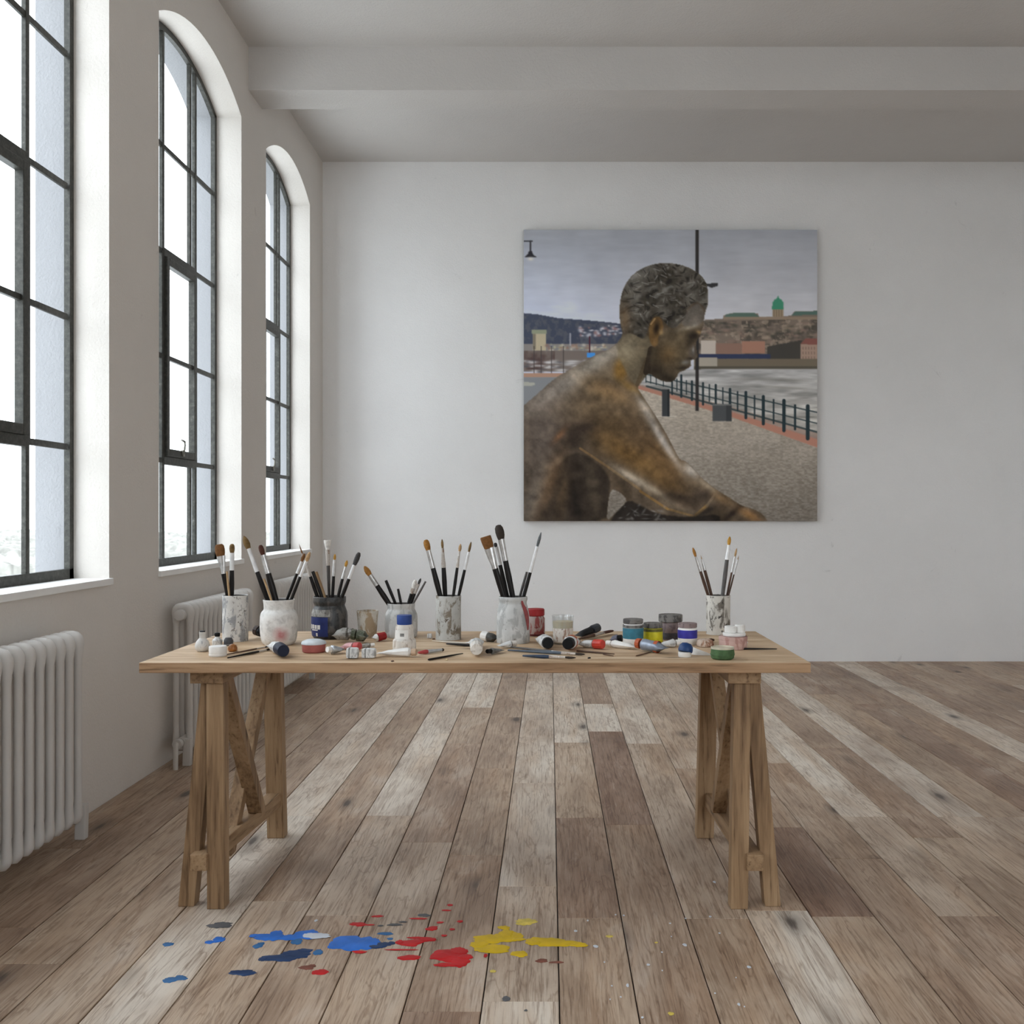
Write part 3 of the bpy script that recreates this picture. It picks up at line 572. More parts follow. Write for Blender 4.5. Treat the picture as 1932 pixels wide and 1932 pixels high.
def canvas():
    x0, x1, z0, z1 = -.2095, 2.168, 1.144, 3.503; yf, yb = 7.905, 7.9485
    c = thing('wall_canvas', 'large square photo canvas of a bronze seated figure by a river, on the back wall', 'picture', (x0, yb, z0))
    W, Hh = x1 - x0, z1 - z0
    img = paint() / 255.0; l = np.where(img <= .04045, img / 12.92, ((img + .055) / 1.055) ** 2.4)
    l = np.clip(l * PRINT_GAIN, 0, 1)
    verts = [(W * j / NX, yf - yb, Hh * (1 - i / NX)) for i in range(NX + 1) for j in range(NX + 1)]
    n1 = NX + 1; faces = [(i * n1 + j, (i + 1) * n1 + j, (i + 1) * n1 + j + 1, i * n1 + j + 1) for i in range(NX) for j in range(NX)]
    me = bpy.data.meshes.new('printed_picture'); me.from_pydata(verts, [], faces)
    at = me.attributes.new('print', 'FLOAT_COLOR', 'POINT'); at.data.foreach_set('color', np.concatenate([l, np.ones(l.shape[:2] + (1,))], 2).astype(np.float32).ravel())
    n = NT('canvas_print'); a = n.node('ShaderNodeAttribute', attribute_name='print'); n.base(a.outputs['Color']); n.set(.75, spec=.08)
    me.materials.append(n.m); o = bpy.data.objects.new('printed_picture', me); COL.objects.link(o); o.parent = c
    box('stretcher_frame', (0, yf - yb + .0006, 0), (W, -.002, Hh), plain('canvas_edge', (92, 88, 84), .8), c)
PRINT_GAIN = 2.2
canvas()
# ------------------------------------------------------------------ things on the table
def tp(px, py): return on_plane(px, py, TOP)
Z0 = TOP + .0004
WHITE = plain('white_plastic', (224, 222, 218), .4, var=.06); DIRTY = spatter('dirty_white', (214, 208, 200), (176, 164, 152), (120, 104, 94), 60, .56, .68)
BLACKP = plain('black_plastic', (15, 15, 16), .5, spec=.2); NAVY = plain('navy_plastic', (20, 26, 46), .5, spec=.2); GREYP = plain('grey_daubed', (112, 112, 110), .6, var=.35, scale=90)
GLAZE = spatter('white_daubed_jar', (214, 212, 208), (176, 172, 168), (188, 128, 128), 26, .56, .70); DARKJ = spatter('dark_daubed_glass', (52, 52, 52), (84, 80, 76), (28, 29, 30), 34, .54, .56, .4)
_n = NT('white_daubed_jar_pink_smear'); _v = _n.coords(); _f1 = _n.noise(_v, 40, 5, .65, .4); _f2 = _n.noise(_v, 14, 4, .6)
_c = _n.ramp(_f1, [(.35, lin((190, 187, 183))), (.52, lin((216, 214, 210))), (.7, lin((226, 224, 221)))]); _d = _n.node('ShaderNodeVectorMath', operation='DISTANCE'); _n.link(_v, _d.inputs[0]); _d.inputs[1].default_value = (.022, -.056, .038)
_c = _n.mix(_n.math('MULTIPLY', _n.ramp(_d.outputs['Value'], [(.006, 1.0), (.034, 0.0)]), _n.ramp(_f2, [(.40, .25), (.58, .95)])), _c, lin((176, 108, 108)))
_n.base(_c); _n.set(.55); _n.bump(_f1, .5, .002); GLAZE = _n.m
GREYJ = spatter('grey_daubed_jar', (196, 196, 194), (162, 162, 160), (126, 120, 114), 38, .52, .64); BIRCH = spatter('peeling_grey_white', (204, 200, 192), (104, 98, 90), (52, 48, 45), 36, .53, .60, .7, .4)
CYLW = spatter('grey_flecked_white', (212, 210, 206), (146, 147, 149), (112, 104, 96), 44, .54, .60, .6, .45); STONE = spatter('dripped_stone_grey', (186, 186, 182), (120, 110, 96), (92, 80, 68), 34, .53, .61, .6, .5)
CUPM = spatter('stained_paper', (206, 200, 188), (160, 140, 114), (122, 102, 80), 34, .5, .64); INSIDE = plain('jar_inside', (96, 92, 88), .7)
BLUEL = plain('blue_label', (38, 66, 132), .5, var=.2); NAVYL = plain('deep_blue_label', (34, 48, 104), .5, var=.25); RED = plain('red_paint', (150, 34, 36), .5, var=.25); REDD = spatter('red_dirty_glass', (176, 158, 152), (140, 60, 58), (118, 34, 36), 30, .54, .6)
TEAL = plain('teal_label', (52, 112, 130), .5, var=.22); YELL = plain('yellow_label', (206, 196, 36), .5, var=.15); VIOL = plain('violet_blue_label', (56, 52, 150), .5, var=.2); LID = spatter('grey_painty_lid', (118, 114, 110), (72, 68, 66), (150, 118, 100), 60, .52, .68); LIDP = spatter('mauve_painty_lid', (140, 122, 120), (104, 88, 90), (170, 160, 158), 60, .54, .68)
GREEN = plain('green_pot', (66, 94, 58), .6, var=.3, scale=60); PINK = spatter('pink_stained', (196, 164, 156), (170, 130, 122), (150, 96, 104), 30, .52, .66); CORAL = plain('coral_pot', (164, 92, 86), .5, var=.15); AMBER = plain('amber_cap', (140, 86, 34), .3, var=.3)
ORANGE = plain('orange_band', (176, 84, 48), .5, var=.2); SILV = plain('tube_foil', (176, 180, 184), .35, .5, .2, 60); CRUM = spatter('crumpled_white_foil', (212, 212, 210), (158, 158, 158), (92, 92, 92), 70, .56, .66, .45); MOSS = spatter('mossy_tube', (66, 72, 52), (112, 112, 96), (30, 32, 28), 60, .54, .58); GRAV = spatter('grey_speckled_tube', (158, 156, 150), (108, 104, 98), (64, 58, 48), 60, .52, .62)
CREAM = plain('cream_paint', (216, 200, 158), .5, var=.08); STAIN = spatter('stained_cup_label', (218, 210, 200), (150, 118, 98), (104, 70, 54), 45, .55, .66)
REDT = plain('dull_red', (176, 70, 70), .5, var=.2); ROSE = plain('rose_foil', (186, 142, 142), .45, .2, .15); BRNW = wood('brown_handle', 'z', (110, 82, 64), (86, 62, 48), (54, 38, 30), 3, .5, False)
CLEAR = NT('clear_plastic'); _t = CLEAR.node('ShaderNodeBsdfTransparent'); _g = CLEAR.node('ShaderNodeBsdfGlossy', _Roughness=.12); _d = CLEAR.node('ShaderNodeBsdfDiffuse'); _m1 = CLEAR.node('ShaderNodeMixShader'); _m2 = CLEAR.node('ShaderNodeMixShader')
_t.inputs[0].default_value = (.93, .94, .94, 1); _m1.inputs[0].default_value = .12; _m2.inputs[0].default_value = .1; CLEAR.link(_t.outputs[0], _m1.inputs[1]); CLEAR.link(_g.outputs[0], _m1.inputs[2]); CLEAR.link(_m1.outputs[0], _m2.inputs[1]); CLEAR.link(_d.outputs[0], _m2.inputs[2]); CLEAR.link(_m2.outputs[0], CLEAR.out.inputs['Surface']); CLEAR = CLEAR.m

def smooth_prof(p, k=2):
    for _ in range(k):
        q = [p[0]]
        for a, b in zip(p, p[1:]): q += [(a[0] * .78 + b[0] * .22, a[1] * .78 + b[1] * .22), (a[0] * .22 + b[0] * .78, a[1] * .22 + b[1] * .78)]
        p = q + [p[-1]]
    return p
JARS = {}
def hollow(key, name, label, cat, px, py, outer, mat, wall=.003, group='brush jars on the table', wob=.006, inside=INSIDE):
    """open vessel: outer = (radius, height) points from the foot up to the rim"""
    c = tp(px, py); c.y += outer[0][0]; c.x = (px - VX) * c.y / FPX
    t = thing(name, label, cat, (c.x, c.y, Z0), None, group)
    h = outer[-1][1]; rim = outer[-1][0]
    o = smooth_prof(outer, 1)
    prof = [(0, 0), (o[0][0] * .92, 0)] + o + [(rim - wall * .5, h + .0015), (rim - wall, h)]
    body = lathe(name + '_body' if False else 'body', prof, mat, t, 32, wob=wob)
    inn = [(r - wall, max(z, .006)) for r, z in o[::-1]] + [(0, .006)]
    lathe('inner_wall', inn, inside, t, 28, wob=wob)
    JARS[key] = (c.x, c.y, Z0 + h, rim - wall, min(r for r, z in outer) - wall)
    return t, c
def rad_at(outer):
    o = smooth_prof(outer, 1)
    def f(z):
        for (r0, z0), (r1, z1) in zip(o, o[1:]):
            if z0 <= z <= z1 and z1 > z0: return r0 + (r1 - r0) * (z - z0) / (z1 - z0)
        return o[-1][0]
    return f
hollow('A', 'brush_cup', 'tall flecked white cylinder holding two mop brushes, leftmost brush holder on the table', 'jar', 444, 1212, [(.043, 0), (.0435, .05), (.043, .11), (.0435, .157)], CYLW)
hollow('B', 'brush_jar', 'round white daubed jar with a faint pink smear, second brush holder from the left', 'jar', 526, 1219, [(.048, 0), (.058, .012), (.0625, .05), (.0625, .092), (.058, .108), (.0495, .117), (.0490, .122), (.0500, .136), (.0525, .150)], GLAZE)
oc = [(.054, 0), (.061, .008), (.0635, .04), (.0625, .088), (.056, .108), (.053, .116), (.055, .122), (.0575, .128), (.057, .146)]
tC, cC = hollow('C', 'brush_jar', 'dark paint-smeared jar with a blue label, third brush holder from the left', 'jar', 622, 1207, oc, DARKJ)
lC = cyl_patch('label', rad_at(oc), -1.45, .12, .010, .078, NAVYL, tC, .001)
cyl_patch('white_splash', rad_at(oc), -1.45, .25, .080, .104, GRAV, tC, .0009)
for k, (a, w_, z_, h_) in enumerate(((-1.05, .16, .036, .016), (-.84, .17, .037, .015), (-.62, .17, .037, .014), (-.40, .18, .036, .015), (-.72, .5, .031, .004), (-.55, .12, .012, .011))):
    cyl_patch('label_mark', rad_at(oc), a - w_ / 2, a + w_ / 2, z_, z_ + h_, WHITE, lC, .0016, 4, 2)
hollow('D', 'brush_jar', 'short grey-white jar with a wide neck, behind the blue-capped bottle', 'jar', 757, 1205, [(.052, 0), (.057, .006), (.0585, .05), (.0575, .078), (.051, .094), (.0475, .100), (.048, .106), (.0495, .119)], GREYJ)
hollow('E', 'brush_cup', 'tall grey stone-like cylinder holding four slim brushes, left of the large grey jar', 'jar', 846, 1209, [(.0445, 0), (.0445, .05), (.044, .10), (.0445, .152)], STONE)
of = [(.056, 0), (.0575, .01), (.057, .06), (.055, .10), (.050, .124), (.0465, .134), (.0475, .142), (.0495, .148), (.0485, .156)]
tF, cF = hollow('F', 'brush_jar', 'large grey smeared jar with a red streak, holding the big flat and mop brushes', 'jar', 968, 1216, of, GREYJ)
bmv = bmesh.new(); rf = rad_at(of); G = []
for j in range(9):
    z = .145 - .10 * j / 8; a0 = .62 + .05 * j; a1 = a0 + .16 + .30 * math.sin(j / 8 * PI)
    G.append([bmv.verts.new(((rf(z) + .001) * math.sin(a0 + (a1 - a0) * i / 6), -(rf(z) + .001) * math.cos(a0 + (a1 - a0) * i / 6), z)) for i in range(7)])
for A, B in zip(G, G[1:]):
    for i in range(6): bmv.faces.new((A[i], A[i + 1], B[i + 1], B[i]))
finish('red_streak', bmv, plain('dry_red_streak', (150, 74, 74), .6, var=.25, scale=60), tF, True)
hollow('G', 'brush_cup', 'birch-like cylinder at the right end of the table holding fine brushes', 'jar', 1355, 1199, [(.0435, 0), (.0435, .05), (.0435, .10), (.0445, .141)], BIRCH)
hollow('cup', 'paper_cup', 'stained empty paper cup between the dark jar and the grey-white jar', 'cup', 693.5, 1204, [(.0315, 0), (.0335, .03), (.036, .065), (.0385, .093)], CUPM, .0015, None, .004, CUPM)

# ---- paintbrushes
BLKH = plain('black_lacquer_handle', (22, 18, 16), .4, var=.3, scale=20, spec=.25); TANH = wood('raw_wood_handle', 'z', (190, 160, 120), (166, 134, 98), (130, 100, 72), 4, .5, False); GRYH = plain('worn_grey_handle', (84, 80, 78), .5, var=.25)
FER = plain('ferrule_metal', (196, 194, 192), .3, .75, .2, 60); FERW = plain('white_ferrule', (226, 226, 226), .4, .1); FERD = spatter('daubed_ferrule', (188, 180, 172), (140, 112, 92), (226, 222, 218), 80, .56, .62)
BR = {k: plain('bristle_' + k, c, .8, var=.25, scale=120, bump=.4) for k, c in dict(amber=(150, 104, 46), brown=(112, 74, 36), olive=(112, 88, 52), dark=(52, 44, 38), red=(74, 40, 28), grey=(62, 60, 60), white=(216, 212, 206), tan=(170, 138, 100), blue=(96, 100, 102), ochre=(176, 130, 54)).items()}
HND = dict(k=BLKH, t=TANH, g=GRYH, b=BRNW); FRR = dict(m=FER, w=FERW, d=FERD)
def add_brush(name, label, cat, group, p_end, p_tip, tF, tB, rh, rf, rb, shape, hnd, fer, bri, flat_axis=None, end_taper=.55):
    """p_end: handle end; p_tip: bristle tip; tF, tB: lengths measured back from the tip to the ferrule's lower edge / the bristle base"""
    d = p_tip - p_end; L = d.length; q = Vector((0, 0, 1)).rotation_difference(d.normalized())
    if shape in ('flat', 'mopflat'):                       # turn the broad side towards -Y
        x = q @ Vector((1, 0, 0)); y_t = d.normalized().cross(Vector((0, 0, 1)) if abs(d.normalized().z) < .8 else Vector((0, 1, 0))).normalized()
        ang = math.atan2(d.normalized().dot(x.cross(y_t)), x.dot(y_t)); q = Quaternion(d.normalized(), ang) @ q
    t = thing(name, label, cat, p_end, q, group)
    f0, f1 = L - tF, L - tB; sy = .42 if shape in ('flat', 'mopflat') else 1.0
    pr = [(0, 0), (rh * end_taper * .7, .0), (rh * end_taper, .003), (rh * .85, f0 * .45), (rh * 1.05, f0 * .8), (max(rf * .82, rh * .9), f0 + .001), (0, f0 + .001)]
    lathe('handle', pr, hnd, t, 12, 1, 1 if sy == 1 else .8)
    if fer is not None:
        rl = max(rf * .85, rh * .95) if sy == 1 else rh
        w = rb * .86 if sy < 1 else rf
        bm = bmesh.new(); n = 14; rings = []
        for s_, r_, y_ in ((0, rl, rl), (.12, rl * 1.03, rl), (.16, rl * .97, rl * .97), (.5, rl + (w - rl) * .55, rl + (w * sy - rl) * .5), (.95, w, w * sy), (1, w * 1.02, w * sy)):
            rings.append([bm.verts.new((r_ * math.cos(2 * PI * k / n), y_ * math.sin(2 * PI * k / n), f0 + (f1 - f0) * s_)) for k in range(n)])
        for A, B in zip(rings, rings[1:]):
            for k in range(n): bm.faces.new((A[k], A[(k + 1) % n], B[(k + 1) % n], B[k]))
        bm.faces.new(rings[0][::-1]); bm.faces.new(rings[-1]); finish('ferrule', bm, fer, t, True)
    if bri is not None:
        h = tB
        P = dict(flat=[(.86, 0), (.95, .25), (1, .6), (1, .93), (.9, 1)], mopflat=[(.8, 0), (.95, .25), (1.0, .55), (.92, .85), (.6, 1)], mop=[(.72, 0), (.92, .25), (1, .5), (.9, .78), (.55, .96), (0, 1)], round=[(.75, 0), (1, .3), (.92, .6), (.5, .88), (.08, 1)], point=[(.9, 0), (1, .2), (.6, .6), (.06, 1)], fan=[(.5, 0), (.8, .4), (1, .8), (1, 1)])[shape]
        pr = [(0, f1 - .002)] + [(rb * r_, f1 + h * z_) for r_, z_ in ([(P[0][0], -.002 / h)] + P)]
        if P[-1][0] > 0: pr.append((0, f1 + h))
        lathe('bristles', pr, bri, t, 14, 1, sy, .03)
    return t
GB = 'paintbrushes standing in jars'
def jar_brush(key, label, tip, bb, fb, em, wh, wf, wb, shape, hnd, fer, bri, dy=0.0):
    """photo points: tip, bristle base, ferrule base (None: bare stick), where it leaves the rim; widths in photo pixels"""
    jx, jy, jz, rr, rm = JARS[key]; ex = (em[0] - VX) * jy / FPX - jx; mx = math.sqrt(max((rr - wh * jy / FPX / 2 - .001) ** 2 - ex * ex, 1e-6)); dy = max(-mx, min(mx, dy)); D = jy + dy; s = FPX / D
    T, E = at_depth(*tip, D), at_depth(*em, D); L = (T - E).length; u = (E - T).normalized()
    hor = math.hypot(u.x, 0)
    # continue into the vessel until the inner wall or the floor of the jar stops it
    inn = math.sqrt(max(rm * rm - dy * dy, 1e-5)) - wh / s / 2 - .002; k = (jz - Z0 - .012) / max(-u.z, .2)
    if hor > 1e-3: k = min(k, max(((inn - (E.x - jx) * (1 if u.x > 0 else -1)) / hor), .025))
    P = E + u * k
    fr = lambda p: (tip[1] - p[1]) / (tip[1] - em[1]) * L
    tB = fr(bb) if bb else .001; tF = fr(fb) if fb else .001
    add_brush('paintbrush', label, 'paintbrush', GB, P, T, tF, tB, wh / s / 2, wf / s / 2, wb / s / 2, shape, HND[hnd], FRR[fer] if fer and fb else None, BR[bri] if bri else None)
JB = [
 ('A', 'brown flat mop brush, left one in the flecked white cylinder', (413, 1027), (417, 1049), (425, 1083), (430, 1128), 8, 13, 19, 'mopflat', 'k', 'm', 'brown', -0.01),
 ('A', 'slim brush with white ferrule, right one in the flecked white cylinder', (438, 1026), (437, 1043), (436, 1076), (437, 1128), 9, 8, 10, 'mop', 'k', 'w', 'olive', -0.004),
 ('A', 'bare wooden brush handle between the two mop brushes in the flecked cylinder', (428, 1078), None, None, (433, 1128), 4, 4, 4, 'point', 't', None, None, -0.022),
 ('B', 'olive pointed brush leaning farthest left in the round white jar', (460, 1011), (473, 1034), (487, 1079), (506, 1135), 9, 7, 12, 'round', 'k', 'w', 'olive', 0.016),
 ('B', 'dark red-brown brush, second from left in the round white jar', (491, 1028), (498, 1047), (505, 1082), (521, 1135), 12, 10, 10, 'mop', 'k', 'm', 'red', -0.014),
 ('B', 'raw wood handle between the two left brushes of the round white jar', (498, 1092), None, None, (513, 1135), 4, 4, 4, 'point', 't', None, None, -0.031),
 ('B', 'slim brush leaning right in the round white jar, left of the crossed pair', (575, 1044), (571, 1058), (561, 1082), (540, 1135), 6, 5, 7, 'round', 'k', 'w', 'brown', 0.031),
 ('B', 'slim amber-tipped brush leaning farthest right in the round white jar', (585, 1041), (577, 1058), (566, 1088), (548, 1135), 6, 6, 8, 'round', 'k', 'w', 'tan', 0.002),
 ('C', 'fine pointed brush leaning farthest left in the dark jar', (564, 1026), (572, 1044), (583, 1088), (600, 1129), 7, 5, 3, 'point', 'k', 'd', 'brown', 0.012),
 ('C', 'black stick beside the pale stub in the dark jar', (590, 1078), None, None, (608, 1129), 7, 6, 6, 'point', 'k', None, None, -0.006),
 ('C', 'pale cream brush handle stub in the dark jar', (596, 1079), None, None, (613, 1129), 7, 6, 6, 'point', 't', None, None, 0.027),
 ('C', 'upright brush with white fan bristles in the dark jar', (618, 1019), (619, 1037), (620, 1067), (621, 1129), 6, 9, 14, 'fan', 'g', 'd', 'white', 0.04),
 ('C', 'thin black brush with a short amber tip in the dark jar', (632, 1045), (631, 1056), (629, 1087), (627, 1129), 6, 6, 5, 'round', 'k', 'm', 'ochre', 0),
 ('C', 'thin amber-tipped brush leaning right in the dark jar', (655, 1057), (652, 1068), (646, 1092), (637, 1129), 6, 4, 6, 'round', 'k', 'm', 'ochre', -0.018),
 ('C', 'dark grey brush with long white ferrule, farthest right in the dark jar', (678, 1042), (670, 1065), (657, 1092), (644, 1129), 7, 7, 10, 'mop', 'k', 'w', 'grey', -0.032),
 ('D', 'thick amber brush leaning far left in the grey-white jar', (687, 1068), (701, 1085), (711, 1105), (735, 1141), 10, 9, 11, 'round', 'k', 'm', 'amber', -0.006),
 ('D', 'longer bare black stick in the grey-white jar', (728, 1095), None, None, (747, 1141), 6, 5, 5, 'point', 'k', None, None, 0.011),
 ('D', 'shorter bare black stick in the grey-white jar', (751, 1111), None, None, (757, 1141), 5, 4, 4, 'point', 'k', None, None, -0.0205),
 ('D', 'white paint-caked brush leaning right in the grey-white jar', (784, 1094), (780, 1110), (777, 1120), (771, 1141), 8, 9, 8, 'mop', 'k', 'd', 'white', 0.0265),
 ('D', 'grimy brush behind the white paint-caked one in the grey-white jar', (794, 1091), (789, 1102), (784, 1120), (774, 1141), 6, 6, 5, 'round', 'k', 'd', 'grey', 0.038),
 ('D', 'thin grey stick farthest right in the grey-white jar', (803, 1097), None, None, (779, 1140), 4, 3, 3, 'point', 'g', None, None, -0.03),
 ('E', 'broad golden brush, leftmost in the grey stone-like cylinder', (803, 1018), (808, 1038), (817, 1072), (831, 1126), 10, 9, 12, 'mop', 'k', 'm', 'amber', -0.004),
 ('E', 'small-tipped upright brush, second in the grey stone-like cylinder', (834, 1017), (834, 1034), (836, 1071), (840, 1126), 9, 5, 5, 'round', 'k', 'd', 'olive', 0.0145),
 ('E', 'thin orange-tipped brush, third in the grey stone-like cylinder', (869, 1026), (867, 1039), (863, 1071), (855, 1126), 6, 3, 6, 'round', 'k', 'd', 'tan', -0.02),
 ('E', 'thin white-ferruled brush, rightmost in the grey stone-like cylinder', (889, 1022), (885, 1041), (877, 1075), (865, 1126), 6, 5, 5, 'round', 'k', 'w', 'olive', -0.031),
 ('F', 'widest flat brush with square brown bristles in the large grey jar', (916, 1012), (923, 1034), (933, 1073), (951, 1129), 11, 14, 21, 'flat', 'k', 'm', 'brown', -0.026),
 ('F', 'black handle with ferrule behind the wide flat brush in the large grey jar', (934, 1024), (936, 1032), (944, 1066), (958, 1129), 8, 8, 7, 'mop', 'k', 'w', 'grey', 0.03),
 ('F', 'tallest dark mop brush in the large grey jar', (940, 990), (945, 1017), (952, 1058), (968, 1129), 11, 12, 17, 'mop', 'k', 'm', 'dark', -0.004),
 ('F', 'blue-grey tipped brush leaning right in the large grey jar', (1021, 1004), (1016, 1031), (1000, 1080), (987, 1129), 7, 6, 6, 'round', 'k', 'w', 'blue', 0.012),
 ('F', 'short bare grey stick beside the right-leaning brush in the large grey jar', (994, 1079), None, None, (980, 1129), 5, 4, 4, 'point', 'g', None, None, 0.026),
 ('G', 'dark-tipped brush leaning left in the birch-like cylinder', (1307, 1033), (1314, 1049), (1322, 1078), (1337, 1126), 6, 4, 6, 'round', 'b', 'm', 'amber', -0.004),
 ('G', 'fine-pointed brush, second from left in the birch-like cylinder', (1322, 1047), (1324, 1055), (1330, 1076), (1343, 1126), 6, 3, 2, 'point', 'b', 'm', 'tan', 0.012),
 ('G', 'golden-tipped tallest brush in the birch-like cylinder', (1377, 1012), (1376, 1027), (1371, 1056), (1363, 1126), 8, 5, 7, 'round', 'g', 'w', 'ochre', -0.018),
 ('G', 'tan-tipped thin brush leaning right in the birch-like cylinder', (1390, 1034), (1388, 1050), (1382, 1080), (1371, 1126), 4, 4, 4, 'round', 'b', 'm', 'tan', 0.022),
 ('G', 'hair-thin brush farthest right in the birch-like cylinder', (1394, 1048), (1392, 1056), (1386, 1084), (1374, 1126), 3, 3, 2, 'point', 'b', 'm', 'tan', 0.03),
]
for row in JB: jar_brush(*row)

# ---- brushes, sticks and knives lying on the board
GL_ = 'brushes lying on the table'
def lying(label, a, b, wa, wb_, bri, hnd, fer, shape='round', name='paintbrush', cat='paintbrush', lift=0.0, tf=.30, tb=.12, group=GL_):
    """a: handle end, b: tip (photo points on the board)"""
    A, B = tp(*a), tp(*b); s = FPX / ((A.y + B.y) / 2); r = max(wa, wb_) / s / 2 + .0006
    A.z = B.z = TOP + r + lift; L = (B - A).length
    add_brush(name, label, cat, group, A, B, L * tf if fer else .001, L * tb if bri else .001, wa / s / 2, wb_ / s / 2 * .9, wb_ / s / 2, shape, hnd, fer, bri)
def stick(label, a, b, w, mat, name='wooden_stick', cat='stick', lift=0.0):
    A, B = tp(*a), tp(*b); s = FPX / ((A.y + B.y) / 2); r = w / s / 2; A.z = B.z = TOP + r + .0005 + lift
    d = B - A; q = Vector((0, 0, 1)).rotation_difference(d.normalized())
    o = lathe(name, [(0, 0), (r * .7, 0), (r, .004), (r * .95, d.length * .6), (r * .45, d.length - .002), (0, d.length)], mat, None, 10)
    o.location = A; o.rotation_mode = 'QUATERNION'; o.rotation_quaternion = q; tag(o, label, cat, 'sticks lying on the table')
lying('dark thin brush lying at the left front, pointing at the round white jar', (429, 1244), (511, 1227), 4.5, 4.5, BR['dark'], BLKH, FERD)
lying('thinner brush lying parallel behind the dark one at the left front', (421, 1238), (509, 1221), 3, 3, BR['grey'], BRNW, FERD)
stick('short dark stick lying near the front edge, below the grey stone-like cylinder', (808, 1247), (874, 1235), 4, BLKH)
lying('black brush lying just behind the long blue-grey brushes', (960, 1223), (1078, 1236), 5, 4, BR['brown'], GRYH, FER)
lying('long blue-grey brush lying in front of the big jar, tip towards the right', (958, 1230), (1104, 1238), 6, 5, BR['dark'], plain('slate_handle', (74, 84, 96), .4, var=.2), FERD)
lying('navy-handled brush with cream ferrule lying nearest the front edge', (986, 1241), (1087, 1245), 7, 5, BR['dark'], plain('navy_handle', (44, 58, 78), .4, var=.25), FERD, tf=.5, tb=.2)
stick('thin brown stick lying right of the two black-ended tubes', (1088, 1230), (1160, 1236), 3.5, BRNW)
lying('dark slim brush lying at the right end, beyond the pink tub', (1466, 1226.5), (1384, 1226), 3.5, 3.5, BR['dark'], BLKH, None)
stick('tiny brown stick lying in front of the long white tube', (1200, 1239), (1231, 1231), 2.5, BRNW)
stick('small dark splinter of wood left of the silver and orange tube', (1138, 1236), (1158, 1239), 2.5, BRNW)
lying('red and grey striped pencil-thick brush beside the white squeezed tube', (789, 1236), (838, 1230), 8, 6, BR['dark'], REDT, SILV, tf=.65, tb=.1)
lying('dark broad brush with brown bristles lying behind the clear cup', (1088, 1213), (1155, 1196), 7, 12, BR['red'], BRNW, FERD, 'mopflat', tf=.55, tb=.28)
lying('black brush lying under the pale palette knife', (842, 1218), (908, 1222), 5, 6, BR['grey'], BLKH, FERW)
def knife(label, a, b, wpx, blade, handle_m, frac=.35, lift=.0):
    A, B = tp(*a), tp(*b); s = FPX / ((A.y + B.y) / 2); A.z = B.z = TOP + lift; d = B - A; L = d.length
    t = thing('palette_knife', label, 'palette knife', A, Quaternion((0, 0, 1), math.atan2(d.y, d.x)), 'palette knives on the table')
    w = wpx / s; bm = bmesh.new(); n = 12; z0, z1 = .003, .0045; lo, hi = [], []
    pts = []
    for i in range(n + 1):
        u = i / n; hw = w * (.35 + .65 * math.sin(PI * min(u * 1.15 + .1, 1.0)) ** .7) * (1 if u < .85 else (1 - u) / .15 * .9 + .1); pts.append((L * (frac + (1 - frac) * u), hw))
    vs = [[bm.verts.new((x, sgn * h_, z)) for x, h_ in pts] for sgn in (-1, 1) for z in (z0, z1)]
    b0, b1, c0, c1 = vs
    for i in range(n):
        for q in ((b0[i], c0[i], c0[i + 1], b0[i + 1]), (b1[i], b1[i + 1], c1[i + 1], c1[i]), (b0[i], b0[i + 1], b1[i + 1], b1[i]), (c0[i], c1[i], c1[i + 1], c0[i + 1])): bm.faces.new(q)
    finish('blade', bm, blade, t, True)
    bm = bmesh.new(); add_tube(bm, [(0, 0, .006), (L * frac * .25, 0, .007), (L * frac * .7, 0, .0065), (L * frac, 0, .0045), (L * frac + .01, 0, .004)], [.004, .0055, .005, .003, .002], 10); finish('handle', bm, handle_m, t, True)
knife('long pale palette knife lying in front of the grey stone-like cylinder', (905, 1217), (815, 1211), 6, plain('pale_steel', (222, 216, 204), .4, .1), WHITE, .25)
knife('silvery palette knife between the violet-blue jar and the white curled strip', (1347, 1213), (1283, 1216), 6, plain('bluish_steel', (178, 184, 194), .3, .5), BRNW, .3, .004)

